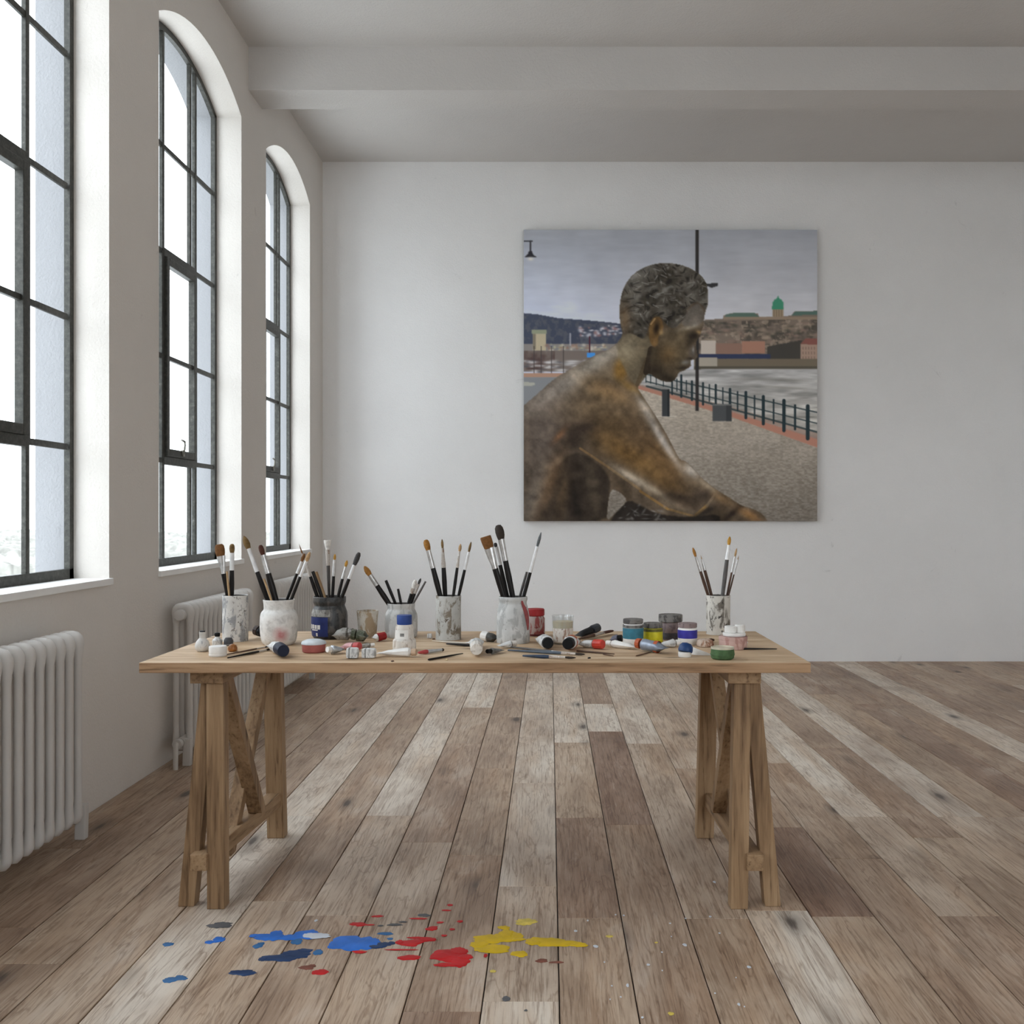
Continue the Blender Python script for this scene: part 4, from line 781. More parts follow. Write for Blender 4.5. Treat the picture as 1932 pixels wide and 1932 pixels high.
# ---- paint tubes: flat crimped tail, round shoulder, neck and cap
GT = 'paint tubes on the table'
def tube(label, tail, cap, rpx, body_m, cap_m, cap_r=.7, cap_l=.22, band=None, band_m=None, flat=.5, crumple=.0015, lift=0.0, cap_shape='ridged', name='paint_tube', seed=0, rise=0.0):
    A, B = tp(*tail), tp(*cap); s = FPX / ((A.y + B.y) / 2); r = rpx / s; d = B - A; L = d.length; rnd = random.Random(seed)
    A.z = TOP + r * .62 + lift; B.z = TOP + r * 1.02 + .0006 + lift + rise; d = B - A; L = d.length
    zx = d.normalized(); xx = Vector((-zx.y, zx.x, 0)).normalized(); yy = zx.cross(xx)
    q = Matrix((xx, yy, zx)).transposed().to_quaternion()
    t = thing(name, label, 'paint tube', A, q, GT)
    cl = L * cap_l; bl = L - cl - r * .18; n = 18; rings = []; bm = bmesh.new()
    st = [(0, 1.25, .06), (.05, 1.22, .10), (.3, 1.1, flat), (.6, 1.03, .5 + flat * .5), (.86, 1.0, .97), (.93, .93, .93), (.97, .62, .62), (1.0, .42, .42)]
    for u, fx, fy in st:
        ring = []
        for k in range(n):
            a = 2 * PI * k / n; j = 1 + rnd.uniform(-1, 1) * crumple / r
            ring.append(bm.verts.new((r * fx * math.cos(a) * j, r * fy * math.sin(a) * j, bl * u)))
        rings.append(ring)
    for P_, Q_ in zip(rings, rings[1:]):
        for k in range(n): bm.faces.new((P_[k], P_[(k + 1) % n], Q_[(k + 1) % n], Q_[k]))
    bm.faces.new(rings[0][::-1]); bm.faces.new(rings[-1]); finish('tube_body', bm, body_m, t, True)
    if band:
        lathe('colour_band', [(r * 1.005, bl * band[0]), (r * 1.03, bl * band[0] + .0005), (r * 1.03, bl * band[1] - .0005), (r * 1.005, bl * band[1])], band_m, t, 20)
    c0 = bl - .001; cr = r * cap_r; bm = bmesh.new(); N = 24; rg = []
    for z_, k_ in ((0, .5), (0.0005, 1), (cl * .9, .96), (cl * .985, .86)):
        rg.append([bm.verts.new(((cr * k_ * (1 + (.05 if (k % 2 and cap_shape == 'ridged') else 0))) * math.cos(2 * PI * k / N), (cr * k_ * (1 + (.05 if (k % 2 and cap_shape == 'ridged') else 0))) * math.sin(2 * PI * k / N), c0 + r * .18 + z_ - .001)) for k in range(N)])
    for P_, Q_ in zip(rg, rg[1:]):
        for k in range(N): bm.faces.new((P_[k], P_[(k + 1) % N], Q_[(k + 1) % N], Q_[k]))
    bm.faces.new(rg[0][::-1]); bm.faces.new(rg[-1]); finish('cap', bm, cap_m, t, cap_shape != 'ridged')
    lo = min((q @ v.co).z for ch in t.children for v in ch.data.vertices); t.location.z += TOP + .0004 + lift - (t.location.z + lo)
    return t
tube('white tube pointing at the viewer with a round black end, left of its twin', (1024, 1213), (1034, 1229), 13, CRUM, BLACKP, .82, .10, flat=.75, cap_shape='plain', seed=1)
tube('white and rust tube with a black end, right of its all-white twin', (1081, 1221), (1071, 1233), 13, CRUM, BLACKP, .84, .34, (.45, .82), ORANGE, .75, cap_shape='plain', seed=2)
tube('white tube with a red-orange cap, right of the clear cup', (1094, 1221), (1139, 1226), 7.5, CRUM, plain('red_orange_cap', (190, 58, 44), .45, var=.2), 1.15, .36, flat=.8, seed=3)
tube('long clean white tube in front of the teal jar', (1200, 1226), (1143, 1221), 7, WHITE, WHITE, .7, .16, flat=.8, seed=4)
tube('silver tube with orange bands and an orange cap, in front of the yellow jar', (1256, 1234), (1200, 1228), 11, plain('blue_silver_foil', (142, 150, 164), .35, .4, .25, 50), ORANGE, .85, .14, (.28, .42), ORANGE, .85, seed=5)
tube('crumpled white tube between the orange-banded tube and the violet-blue jar', (1244, 1222), (1284, 1221), 8, CRUM, WHITE, .7, .2, flat=.6, seed=6)
tube('black tube lying behind the clear cup with its cap raised', (1090, 1206), (1130, 1201), 7.5, plain('black_foil', (26, 27, 30), .4, .2), plain('dark_grey_cap', (60, 63, 68), .4), 1.1, .3, flat=.8, lift=.004, rise=.016, seed=7)
tube('dark bluish tube left of the teal jar', (1152, 1212), (1175, 1213), 8, plain('dusk_blue_foil', (104, 104, 118), .45, .2, .25), BLACKP, .8, .3, flat=.7, seed=8)
tube('white tube with a navy cap facing the viewer, at the left front', (517, 1226), (535, 1243), 12, CRUM, NAVY, 1.0, .42, flat=.75, cap_shape='plain', seed=9)
tube('grey speckled tube lying in front of the dark jar', (631, 1211), (668, 1212), 12, GRAV, GRAV, .8, .2, flat=.85, crumple=.003, seed=10, lift=.006)
tube('mossy dark green tube beside the grey speckled one', (694, 1213), (662, 1213), 11, MOSS, MOSS, .9, .25, flat=.9, crumple=.003, seed=11, lift=.004)
tube('rose-red tube lying behind the two small white caps', (648, 1226), (680, 1229), 8, ROSE, REDT, .9, .3, flat=.8, seed=12)
tube('small shiny crumpled tube right of the coral pot', (646, 1232), (616, 1236), 8, SILV, WHITE, .7, .24, flat=.6, crumple=.003, seed=13)
tube('small tube with a dark red cap, between the paper cup and the grey-white jar', (706, 1211), (728, 1209), 7.5, WHITE, RED, 1.0, .7, flat=.7, seed=14)
tube('flat squeezed white tube lying in front of the blue-capped bottle', (713, 1238), (787, 1240), 8.5, WHITE, plain('tan_cap', (186, 160, 136), .5), .75, .12, flat=.55, seed=15)
tube('grubby white tube with a dark hole-like cap, in front of the grey stone-like cylinder', (899, 1219), (899, 1241), 12, CRUM, DIRTY, .95, .35, flat=.8, crumple=.002, seed=16)
tube('small white tube with a dark thread, left of the large grey jar', (935, 1212), (908, 1210), 9, plain('dark_thread', (70, 68, 64), .6, var=.3), WHITE, 1.0, .45, flat=.8, seed=17)
tube('slim dark grey tube left of the long blue-grey brushes', (947, 1231), (918, 1237), 6, GREYP, BLACKP, .7, .25, flat=.5, seed=18)
tube('flattened grey-white tube between the large grey jar and the lying brushes', (940, 1224), (975, 1222), 7, CRUM, DIRTY, .8, .25, flat=.45, crumple=.002, seed=19)
tube('flat grey tube lying just behind the squeezed white tube and its caps', (668, 1224), (708, 1222), 5, GRAV, WHITE, .7, .2, flat=.5, seed=20)

# ---- small pots, caps and bottles (lathed bodies with their own lids and labels)
GP = 'paint pots on the table'
def pot(name, label, cat, px, py, prof, mat, parts=(), group=None, lift=0.0, wob=.004, n=28):
    r0 = prof[0][0]; c = tp(px, py); 
    c.y += r0; c.x = (px - VX) * c.y / FPX
    t = thing(name, label, cat, (c.x, c.y, Z0 + lift), None, group)
    lathe('body', [(0, 0)] + prof + [(0, prof[-1][1])], mat, t, n, wob=wob)
    for nm, pr, m in parts:
        lathe(nm, pr, m, t, n, wob=wob * .5)
    return t
def disc(r, z0, z1, bev=.0015): return [(0, z0), (r - bev, z0), (r, z0 + bev), (r, z1 - bev), (r - bev, z1), (0, z1)]
def ring(r, z0, z1): return [(r - .001, z0), (r, z0 + .0006), (r, z1 - .0006), (r - .001, z1)]
pot('paint_jar', 'teal-labelled paint jar with a grey lid, leftmost of the four coloured jars', 'paint jar', 1194.5, 1219, [(.033, 0), (.0345, .003), (.0345, .060), (.031, .068), (.031, .074)], WHITE, [('label', ring(.0352, .022, .058), TEAL), ('paint_drips', ring(.0349, .058, .068), LID), ('lid', disc(.0338, .072, .087), LID)], GP)
pot('paint_jar', 'yellow-labelled paint jar with a dark lid, second of the four coloured jars', 'paint jar', 1232, 1215.5, [(.032, 0), (.0335, .003), (.0335, .044), (.030, .050), (.030, .056)], YELL, [('paint_drips', ring(.0338, .040, .050), plain('olive_drips', (104, 100, 50), .6, var=.3, scale=70)), ('lid', disc(.0325, .052, .069), LID)], GP)
pot('paint_jar', 'grey-mauve jar with the widest painty lid, behind the yellow and violet jars', 'paint jar', 1265, 1209, [(.034, 0), (.036, .003), (.036, .062), (.033, .066)], LIDP, [('label', ring(.0365, .004, .026), plain('dark_lower_label', (74, 72, 80), .6, var=.4, scale=80)), ('lid', disc(.042, .063, .088), LID)], GP)
pot('paint_jar', 'violet-blue labelled jar with a mauve lid, rightmost of the four coloured jars', 'paint jar', 1297, 1218, [(.031, 0), (.0325, .003), (.0325, .052), (.030, .056), (.030, .060)], WHITE, [('label', ring(.0332, .022, .050), VIOL), ('lid', disc(.0322, .057, .072), LIDP)], GP)
pot('paint_jar', 'red-lidded glass paint jar right beside the large grey jar', 'paint jar', 1010, 1201, [(.033, 0), (.0345, .003), (.0345, .062), (.030, .070), (.030, .074)], REDD, [('bottom_rim', ring(.035, .001, .008), plain('dark_red_rim', (84, 26, 28), .5)), ('lid', disc(.0335, .071, .097, .003), RED)], None)
pot('paint_pot', 'small coral pot with a pale domed lid, in front of the dark jar', 'paint pot', 592, 1233, [(.033, 0), (.036, .003), (.0375, .026)], CORAL, [('lid', [(0, .026), (.039, .026), (.0392, .030), (.036, .035), (.022, .040), (0, .041)], plain('pale_lid', (196, 202, 206), .4))], None)
pot('jar_cap', 'low white screw cap at the left front of the table', 'cap', 411, 1240, [(.0255, 0), (.0265, .002), (.0268, .029), (.0255, .031)], WHITE, [('ridge_ring', ring(.0272, .003, .007), WHITE)], None)
pot('squat_bottle', 'bulbous speckled white little bottle, leftmost thing on the table', 'bottle', 382, 1230, [(.014, 0), (.021, .006), (.0235, .018), (.019, .032), (.010, .042), (.0095, .054), (.011, .057), (.0105, .062)], spatter('speckled_white', (212, 210, 206), (120, 124, 130), (60, 62, 70), 55, .62, .70), [('dark_stopper', disc(.0085, .060, .066), BLACKP)], None)
pot('amber_cap', 'shiny amber knob cap beside the low white screw cap', 'cap', 439, 1230, [(.011, 0), (.0145, .004), (.0148, .012), (.011, .020), (.004, .0235)], AMBER, [('rim', ring(.0152, .003, .006), AMBER)], None)
pot('ink_bottle', 'little white bottle with a round black knob, beside the bulbous speckled bottle', 'bottle', 410, 1219, [(.015, 0), (.0165, .003), (.0165, .018), (.008, .026), (.007, .030)], CRUM, [('stopper', [(0, .029), (.008, .030), (.0095, .036), (.008, .042), (0, .044)], BLACKP)], None)
pot('dark_cap', 'domed dark grey cap right in front of the flecked white cylinder', 'cap', 431, 1219, [(.014, 0), (.0155, .003), (.015, .018), (.010, .026)], plain('charcoal_cap', (62, 62, 66), .4), [('rim', ring(.0160, .002, .006), GREYP)], None)
pot('ridged_pot', 'ribbed green pot with a pale rim, at the right front of the table', 'paint pot', 1363, 1246, [(.030, 0), (.0345, .004), (.0362, .016), (.0345, .033)], GREEN, [('rim', [(.0330, .031), (.0350, .031), (.0352, .036), (.0330, .037), (.0322, .033)], plain('pale_green_rim', (190, 184, 164), .6, var=.2)), ('rib', ring(.0368, .012, .017), GREEN), ('paint_fill', disc(.033, .030, .0335), plain('beige_fill', (196, 184, 164), .7))], None, wob=.02)
tP = pot('pink_tub', 'round pink-stained tub at the right end, under the white knobbed lid', 'tub', 1383, 1227, [(.043, 0), (.045, .003), (.046, .026), (.045, .040)], PINK, [('lid_rim', ring(.0468, .030, .041), PINK)], None)
cP = tP.location
t = thing('knobbed_lid', 'white lid with two round knobs lying on the pink tub', 'dish', (cP.x + .005, cP.y + .006, Z0 + .0410)); lathe('flange', disc(.037, 0, .010), WHITE, t, 28)  # loose white lid with knobs, resting on the tub
lathe('knob', disc(.020, .0098, .032, .002), WHITE, t, 20, loc=(-.012, 0, 0)); lathe('knob', disc(.017, .0098, .036, .002), WHITE, t, 20, loc=(.020, .004, 0))
tB = pot('paint_bottle', 'daubed white bottle with a square blue cap, in front of the grey-white jar', 'bottle', 763, 1231.5, [(.034, 0), (.0372, .003), (.0378, .016), (.0365, .036), (.031, .042), (.0295, .060), (.0285, .074), (.0255, .086)], DIRTY, [('cap', [(0, .085), (.0225, .085), (.0238, .088), (.0242, .113), (.0232, .116), (0, .116)], BLUEL)], None)
cyl_patch('oval_mark', lambda z: .0312, -.30, .12, .050, .060, GREYP, tB, .0006); cyl_patch('white_smear', lambda z: .0318, -.95, .55, .040, .070, WHITE, tB, .0)
# small blue-topped pot, its dome tilted towards the viewer
tS = pot('paint_pot', 'little white pot with a leaning deep blue dome, in front of the violet-blue jar', 'paint pot', 1292, 1241, [(.0185, 0), (.020, .002), (.0205, .016)], WHITE, [], None)
o = lathe('blue_dome', [(0, 0), (.0215, 0), (.0228, .006), (.021, .018), (.014, .026), (0, .029)], plain('deep_blue_dome', (24, 56, 104), .45, var=.15), tS, 24, loc=(.001, -.001, .0155)); o.rotation_euler = (-.18, .22, 0)
# curled white strip beside it
bm = bmesh.new(); cS = tp(1322, 1238); pr0, pr1 = [], []
for i in range(13):
    a = PI * (1.02 - .60 * i / 12) ; x = .052 * math.cos(a) + .022; y = -.042 * math.sin(a) + .055; hgt = .030 * (1 - i / 12) ** .8 + .003
    pr0.append((x, y, 0)); pr1.append((x * .98, y + .002, hgt))
def wall(A, B, th):
    va = [[bm.verts.new(p) for p in L_s] for L_s in (A, B, [(x, y + th, z) for x, y, z in A], [(x, y + th, z) for x, y, z in B])]
    for i in range(len(A) - 1):
        for q in ((va[0][i], va[0][i + 1], va[1][i + 1], va[1][i]), (va[2][i], va[3][i], va[3][i + 1], va[2][i + 1]), (va[1][i], va[1][i + 1], va[3][i + 1], va[3][i]), (va[0][i], va[2][i], va[2][i + 1], va[0][i + 1])): bm.faces.new(q)
wall(pr0, pr1, .0025); o = finish('curled_strip', bm, WHITE, None, True, (cS.x, cS.y, Z0)); tag(o, 'curled white plastic strip between the blue dome and the green pot', 'strip')
# crumpled daubed rag of dried paint behind the strip
def lump(name, label, cat, px, py, rx, ry, rz, mat, seed, dep=.28, group=None):
    rnd = random.Random(seed); c = tp(px, py); bm = bmesh.new(); bmesh.ops.create_icosphere(bm, subdivisions=3, radius=1)
    ph = [(Vector((rnd.uniform(-1, 1), rnd.uniform(-1, 1), rnd.uniform(-1, 1))) * 4, rnd.uniform(0, 6)) for _ in range(6)]
    for v in bm.verts:
        k = 1 + dep * sum(math.sin(v.co.dot(a) + b) for a, b in ph) / 6; v.co = Vector((v.co.x * rx * k, v.co.y * ry * k, max(v.co.z, -.55) * rz * k))
    mz = min(v.co.z for v in bm.verts)
    for v in bm.verts: v.co.z -= mz
    o = finish(name, bm, mat, None, True, (c.x, c.y + ry, Z0)); return tag(o, label, cat, group)
lump('paint_rag', 'crumpled pinkish paint rag behind the curled strip, left of the pink tub', 'rag', 1332, 1222, .030, .022, .017, spatter('rag_cloth', (196, 176, 160), (150, 112, 88), (92, 66, 50), 60, .52, .62), 5)
GC = 'small white caps at the left front'
def cap_lump(label, px, py, w, h, seed):
    c = tp(px, py); s = FPX / c.y; W, Hh = w / s, h / s; t = thing('jar_cap', label, 'cap', (c.x, c.y + W * .45, Z0), None, GC)
    bm = bmesh.new(); add_box(bm, (-W / 2, -W * .42, 0), (W / 2, W * .42, Hh), min(W, Hh) * .26); finish('body', bm, CRUM, t, True)
    bm = bmesh.new(); add_box(bm, (-W * .24, -W * .43, Hh * .10), (-W * .17, W * .43, Hh * 1.005), 0); finish('dark_seam', bm, GREYP, t)
cap_lump('square white cap with a dark seam, left of the two by the front edge', 663, 1243.5, 23, 20, 1)
cap_lump('rounded white cap, right of the two by the front edge', 694, 1243, 26, 18, 2)
cap_lump('tiny white cap at the back, beside the grey stone-like cylinder', 810, 1205, 9, 9, 3)
# black tube half hidden behind the round white jar
tube('black tube half hidden behind the round white jar', (500, 1204), (480, 1203), 10, BLACKP, plain('dark_brown_cap', (62, 46, 40), .5), .9, .35, flat=.9, lift=.004, seed=30)
# clear plastic cup with cream paint
cc = tp(1062, 1217); cc.y += .032; cc.x = (1062 - VX) * cc.y / FPX
t = thing('plastic_cup', 'clear plastic cup half full of cream paint, behind the two black-ended tubes', 'cup', (cc.x, cc.y, Z0))
lathe('cup_wall', [(0, 0), (.031, 0), (.0365, .090), (.0375, .094), (.0372, .096), (.0358, .094), (.0302, .0025), (0, .0025)], CLEAR, t, 32)
lathe('paint_fill', [(0, .003), (.0298, .003), (.0342, .076), (0, .076)], CREAM, t, 28); lathe('stained_label', ring(.0352, .008, .054)[0:1] + [(.0320, .006), (.0352, .054), (.0345, .0545)], STAIN, t, 28)
# small crumbs of dried paint and wood
for k, (px, py, r_, m, lb) in enumerate(((740, 1249, .0032, BRNW, 'dark crumb at the front edge below the blue-capped bottle'), (1112, 1243, .0032, BLACKP, 'black crumb by the front edge, right of the lying brushes'), (818, 1207, .0035, BRNW, 'brown crumb at the foot of the grey stone-like cylinder'), (1408, 1214, .0045, WHITE, 'white paint crumb right of the pink tub'), (842, 1246, .0028, CREAM, 'pale crumb beside the short dark stick'))):
    lump('paint_crumb', lb, 'crumb', px, py, r_ * 1.5, r_, r_ * .8, m, 40 + k, .4, 'crumbs on the table')

# ------------------------------------------------------------------ dried paint on the floor
SPL = dict(blue=plain('blue_floor_paint', (44, 110, 200), .5, var=.2, scale=14), navy=plain('navy_floor_paint', (32, 58, 98), .5, var=.3, scale=14), teal=plain('steel_blue_floor_paint', (48, 104, 156), .5, var=.2, scale=14), red=plain('red_floor_paint', (186, 26, 30), .5, var=.2, scale=14), yellow=plain('yellow_floor_paint', (206, 172, 26), .5, var=.15, scale=14), pale=plain('pale_yellow_floor_paint', (214, 192, 92), .5, var=.25, scale=30), white=plain('white_floor_paint', (206, 212, 220), .5, var=.1, scale=14), grey=plain('grey_floor_paint', (92, 92, 94), .6, var=.2, scale=14), rust=plain('rust_floor_paint', (122, 74, 60), .6, var=.3, scale=30))
def splash(label, colour, blobs, z=.0, kind=None, h=.0011, name='paint_splash', cat='paint splash'):
    """blobs: (x, y, half width, half height) in photo pixels on the floor; each becomes a ragged low pool"""
    rnd = random.Random(hash(label) % 1000 if False else sum(map(ord, label))); bm = bmesh.new(); c0 = None
    for bi, (px, py, rx, ry) in enumerate(blobs):
        c = on_plane(px, py, 0); s = FPX / c.y; c0 = c0 or c.copy(); RX = rx / s; RY = ry * c.y * c.y / (EYE * FPX); n = 44
        ph = [(k, rnd.uniform(0, 6), rnd.uniform(.3, 1) / k ** .5) for k in (2, 3, 5, 8, 11, 14)]; rings = []
        zz = .0005 + z + .00012 * bi
        for u, hh in ((1, 0), (.9, h * .8), (.5, h)):
            rings.append([bm.verts.new((c.x - c0.x + RX * u * math.cos(a) * (1 + .19 * sum(w_ * math.sin(k * a + p) for k, p, w_ in ph)), c.y - c0.y + RY * u * math.sin(a) * (1 + .19 * sum(w_ * math.sin(k * a + p) for k, p, w_ in ph)), zz + hh)) for a in (2 * PI * q / n for q in range(n))])
        for A, B in zip(rings, rings[1:]):
            for k in range(n): bm.faces.new((A[k], A[(k + 1) % n], B[(k + 1) % n], B[k]))
        bm.faces.new(rings[-1]); bm.faces.new(rings[0][::-1])
    o = finish(name, bm, SPL[colour], None, True, (c0.x, c0.y, 0)); return tag(o, label, cat, 'paint splashes on the floor' if not kind else None, kind)
splash('large bright blue paint splash in the middle of the floor stains', 'blue', [(668, 1779, 42, 14), (640, 1781, 22, 9), (692, 1782, 24, 10), (700, 1776, 18, 6)])
splash('long blue streak left of the large blue splash', 'blue', [(503, 1768, 22, 7), (545, 1769, 30, 5), (580, 1764, 26, 9), (520, 1766, 16, 9), (478, 1766, 8, 3)], .0002)
splash('white dab of paint on top of the long blue streak', 'white', [(600, 1767, 24, 5), (584, 1766, 14, 4)], .0016)
splash('navy patch right of the large blue splash', 'navy', [(722, 1783, 16, 5), (738, 1780, 8, 3), (708, 1787, 14, 3)], .0002)
splash('dark navy smear below the long blue streak', 'navy', [(525, 1808, 32, 7), (560, 1800, 28, 8), (496, 1810, 8, 4), (575, 1794, 14, 4)])
splash('dark navy oval drop below the navy smear', 'navy', [(458, 1835.5, 24, 6)])
splash('steel blue drop, lowest one at the left', 'teal', [(322, 1849, 16, 5), (340, 1845.5, 14, 4.5)])
splash('small steel blue drop, leftmost of the upper blue drops', 'teal', [(317, 1782, 11, 3.5)])
splash('pair of joined blue drops left of the long blue streak', 'blue', [(413, 1773, 13, 5), (395, 1778, 8, 3.5)], .0001)
splash('small steel blue dabs between the streak and the navy smear', 'teal', [(488, 1784, 9, 6), (600, 1797, 10, 5), (560, 1777, 12, 5), (727, 1762, 16, 2.5), (736, 1772, 6, 2)])
splash('large red paint splash near the yellow paint', 'red', [(850, 1803, 34, 12), (868, 1815, 20, 9), (832, 1804, 20, 8), (866, 1795, 16, 8), (842, 1821, 22, 4), (878, 1806, 14, 5)])
splash('flat red patch between the blue splash and the large red splash', 'red', [(775, 1779, 26, 6), (806, 1773, 18, 4), (790, 1770, 22, 2), (754, 1778, 8, 4)])
splash('red oval drop left of the large red splash', 'red', [(772, 1807, 20, 5.5)])
splash('red oval drop lowest among the red drops', 'red', [(604, 1834.5, 17, 5)])
splash('red drop with a thin tail, above the large blue splash', 'red', [(676, 1744, 15, 4), (697, 1745.5, 10, 1.2)])
splash('small red drop right of the red and blue dashes', 'red', [(815, 1752, 12, 4)])
splash('wide yellow paint splash right of the large red splash', 'yellow', [(925, 1772, 36, 8), (958, 1768, 30, 9), (930, 1790, 36, 8), (905, 1782, 18, 7), (956, 1762, 14, 8), (978, 1773, 12, 3), (912, 1793, 18, 4)])
splash('long pointed yellow streak at the right of the stains', 'yellow', [(1030, 1777, 36, 9), (1062, 1780, 30, 6), (1092, 1783, 18, 4), (1006, 1779, 14, 5)])
splash('small yellow drop just below the wide yellow splash', 'yellow', [(980, 1800, 16, 6)], .0001)
splash('pale crusty yellow spot above the yellow splashes', 'pale', [(992, 1739.5, 20, 6.5)])
splash('small yellow drop above the wide yellow splash', 'yellow', [(951, 1750.5, 12, 3.5)], .0001)
splash('rusty brown smudge left of the lowest red drop', 'rust', [(578, 1826, 14, 4), (588, 1823, 8, 3)])
splash('grey-red smear right of the yellow splashes, near a dark spot', 'rust', [(1022, 1813, 12, 3.5), (1050, 1816, 14, 2)])
fl = [(712, 1729, 11, 2), (849, 1708, 6, 1.8), (842, 1718, 9, 1.3), (830, 1741, 7, 1.6), (868, 1739, 6, 2), (853, 1754, 5, 2), (838, 1766, 6, 1.6), (790, 1734, 18, 1.2), (678, 1797, 14, 2.5), (756, 1793, 30, 1.2), (916, 1804, 4, 3)]
splash('fine red flecks scattered around the red splashes', 'red', fl, kind='stuff', name='paint_flecks', cat='paint flecks')
splash('fine grey flecks and spots scattered over the boards', 'grey', [(800, 1727, 12, 3), (745, 1745, 14, 2.5), (718, 1747, 6, 1.5), (955, 1885, 8, 5), (416, 1746, 22, 6), (992, 1907, 3, 2), (760, 1740, 8, 1.5)], kind='stuff', name='paint_flecks', cat='paint flecks', h=.0005)
rnd = random.Random(21)
splash('fine white flecks scattered over the boards at the right', 'white', [(1292, 1783, 4, 2.6), (1413, 1825, 4, 2.2), (1124, 1786, 5, 2.5), (1086, 1757, 3, 2), (1340, 1730, 2.5, 1.6), (1184, 1860, 3, 3), (1223, 1821, 3, 2), (1394, 1896, 3, 2.5), (1348, 1665, 3, 2), (596, 1738, 3, 2), (1212, 1921, 2.5, 2)] + [(rnd.uniform(1100, 1430), rnd.uniform(1720, 1925), rnd.uniform(1.2, 2), rnd.uniform(.9, 1.4)) for _ in range(16)], kind='stuff', name='paint_flecks', cat='paint flecks')
splash('fine yellow-brown flecks scattered over the boards at the right', 'pale', [(1150, 1767, 7, 2.2), (1266, 1913, 6, 3), (930, 1833, 6, 2.5), (1238, 1779, 3, 1.5)], kind='stuff', name='paint_flecks', cat='paint flecks')
# ------------------------------------------------------------------ outside: pale hills of trees under an overcast sky
def landscape():
    from mathutils import noise as nz
    def ground(x, y): return -42 + 4 * math.sin(x * .011) * math.cos(y * .009) + max(0, (-x - 900) * .010)
    verts, faces, mi = [], [], []
    def patch(nu, nv, pt, hgt):
        n0 = len(verts)
        for i in range(nu + 1):
            for j in range(nv + 1):
                x, y = pt(i / nu, j / nv); verts.append((x, y, ground(x, y) + hgt(x, y)))
        for i in range(nu):
            for j in range(nv):
                a = n0 + i * (nv + 1) + j; faces.append((a, a + 1, a + nv + 2, a + nv + 1)); x, y, _ = verts[a]; mi.append(1 if open_field(x, y) > .12 else 0)
    def open_field(x, y): return nz.noise(Vector((x * .006, y * .004, 3.1)))
    def trees(x, y):                         # round crowns of differing height, none on the open fields
        d = nz.voronoi(Vector((x / 11, y / 11, 0)))[0][0]; k = 1 - min(max((open_field(x, y) - .06) / .08, 0), 1)
        return (1 + 9 * math.sqrt(max(0, 1 - (d * 1.5) ** 2)) * (.7 + .6 * nz.noise(Vector((x * .03, y * .03, 9))))) * k
    patch(60, 60, lambda u, v: (-120 - 1900 * u ** 1.4, -300 + 2600 * v), lambda x, y: -5.0)
    patch(300, 190, lambda u, v: (-(.18 + .50 * u) * (480 + 1700 * v ** 1.5), 480 + 1700 * v ** 1.5), trees)
    me = bpy.data.meshes.new('distant_landscape'); me.from_pydata(verts, [], faces)
    for nm, a, b in (('distant_trees', (108, 107, 102), (126, 125, 119)), ('distant_fields', (118, 119, 116), (134, 134, 130))):
        n2 = NT(nm); f = n2.noise(n2.coords((.05, .05, .05)), 1.0, 4, .6); n2.base(n2.ramp(f, [(.4, lin(a)), (.6, lin(b))])); n2.set(.95, spec=.1); me.materials.append(n2.m)
    me.polygons.foreach_set('material_index', mi); me.polygons.foreach_set('use_smooth', [True] * len(mi)); me.update()
    o = bpy.data.objects.new('distant_landscape', me); COL.objects.link(o); tag(o, 'hazy wooded land far below, seen through the lower panes', 'landscape', kind='stuff')
landscape()
w = bpy.data.worlds.new('overcast'); SC.world = w; w.use_nodes = True; nt = w.node_tree; bg = nt.nodes['Background']
tc = nt.nodes.new('ShaderNodeTexCoord'); sx = nt.nodes.new('ShaderNodeSeparateXYZ'); rp = nt.nodes.new('ShaderNodeValToRGB')
nt.links.new(tc.outputs['Generated'], sx.inputs[0]); nt.links.new(sx.outputs[2], rp.inputs[0]); nt.links.new(rp.outputs[0], bg.inputs[0])
e = rp.color_ramp.elements; e[0].position = 0.0; e[0].color = (.68, .73, .765, 1); e[1].position = .75; e[1].color = (1.14, 1.22, 1.31, 1)
bg.inputs[1].default_value = SKY = 4.7
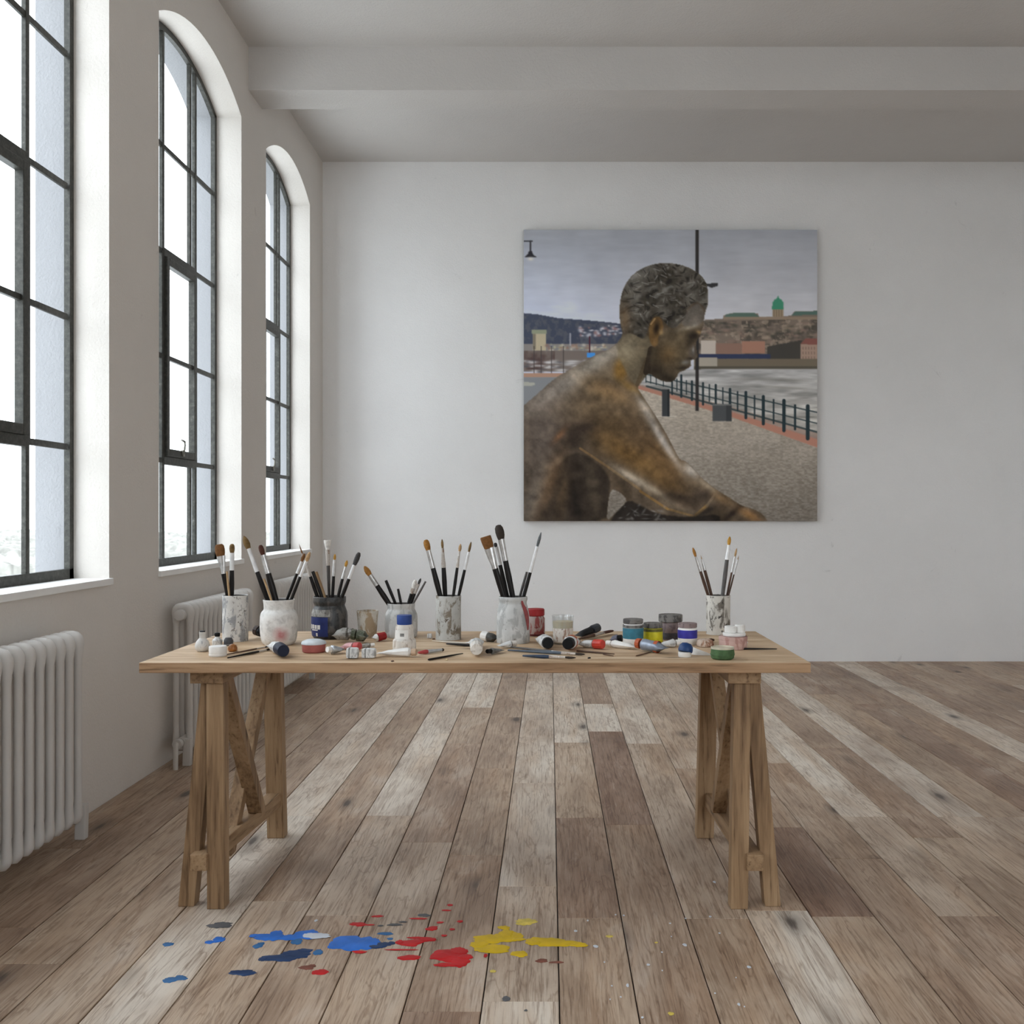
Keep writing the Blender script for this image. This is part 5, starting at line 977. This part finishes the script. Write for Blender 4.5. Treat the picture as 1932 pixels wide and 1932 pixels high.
# brighter patch of cloud where the sun sits behind the overcast, low on the left behind the viewer
sun = Vector((-.70, -.60, .38)).normalized()
dt = nt.nodes.new('ShaderNodeVectorMath'); dt.operation = 'DOT_PRODUCT'; dt.inputs[1].default_value = sun; nt.links.new(tc.outputs['Generated'], dt.inputs[0])
def M(op, a, b):
    x = nt.nodes.new('ShaderNodeMath'); x.operation = op
    for s_, v_ in ((x.inputs[0], a), (x.inputs[1], b)):
        if isinstance(v_, (int, float)): s_.default_value = v_
        else: nt.links.new(v_, s_)
    return x.outputs[0]
glow = M('ADD', M('MULTIPLY', M('EXPONENT', M('MULTIPLY', M('SUBTRACT', dt.outputs['Value'], 1.0), 1 / .10), 0), 0.9), SKY)
nt.links.new(glow, bg.inputs[1])
for k, (y0, y1) in enumerate(WIN):           # sampling portals in the window openings (give no light themselves)
    ld = bpy.data.lights.new('window_portal', 'AREA'); ld.shape = 'RECTANGLE'; ld.size = y1 - y0; ld.size_y = APX - SILL; ld.cycles.is_portal = True
    lo = bpy.data.objects.new('window_portal', ld); COL.objects.link(lo); lo.location = (XO - .01, (y0 + y1) / 2, (APX + SILL) / 2); lo.rotation_euler = (0, -PI / 2, PI) if False else (PI / 2, 0, -PI / 2)
# ------------------------------------------------------------------ camera and view
cd = bpy.data.cameras.new('camera'); cam = bpy.data.objects.new('camera', cd); COL.objects.link(cam); SC.camera = cam
cam.location = (0, 0, EYE); cam.rotation_euler = (PI / 2, 0, 0); cd.sensor_width = 36; cd.lens = FPX / 1932 * 36
cd.shift_x = -(VX - 966) / 1932; cd.shift_y = (VY - 966) / 1932; cd.clip_start = .05; cd.clip_end = 5000
SC.view_settings.view_transform = 'Standard'; SC.view_settings.look = 'None'; SC.view_settings.gamma = 1; SC.view_settings.exposure = 0.12
cy = SC.cycles; cy.max_bounces = 14; cy.diffuse_bounces = 10; cy.glossy_bounces = 4; cy.transmission_bounces = 8; cy.transparent_max_bounces = 16
cy.caustics_reflective = False; cy.caustics_refractive = False; cy.sample_clamp_indirect = 8.0
cy.use_denoising = True
try: cy.denoiser = 'OPENIMAGEDENOISE'; cy.denoising_input_passes = 'RGB_ALBEDO_NORMAL'
except Exception: pass
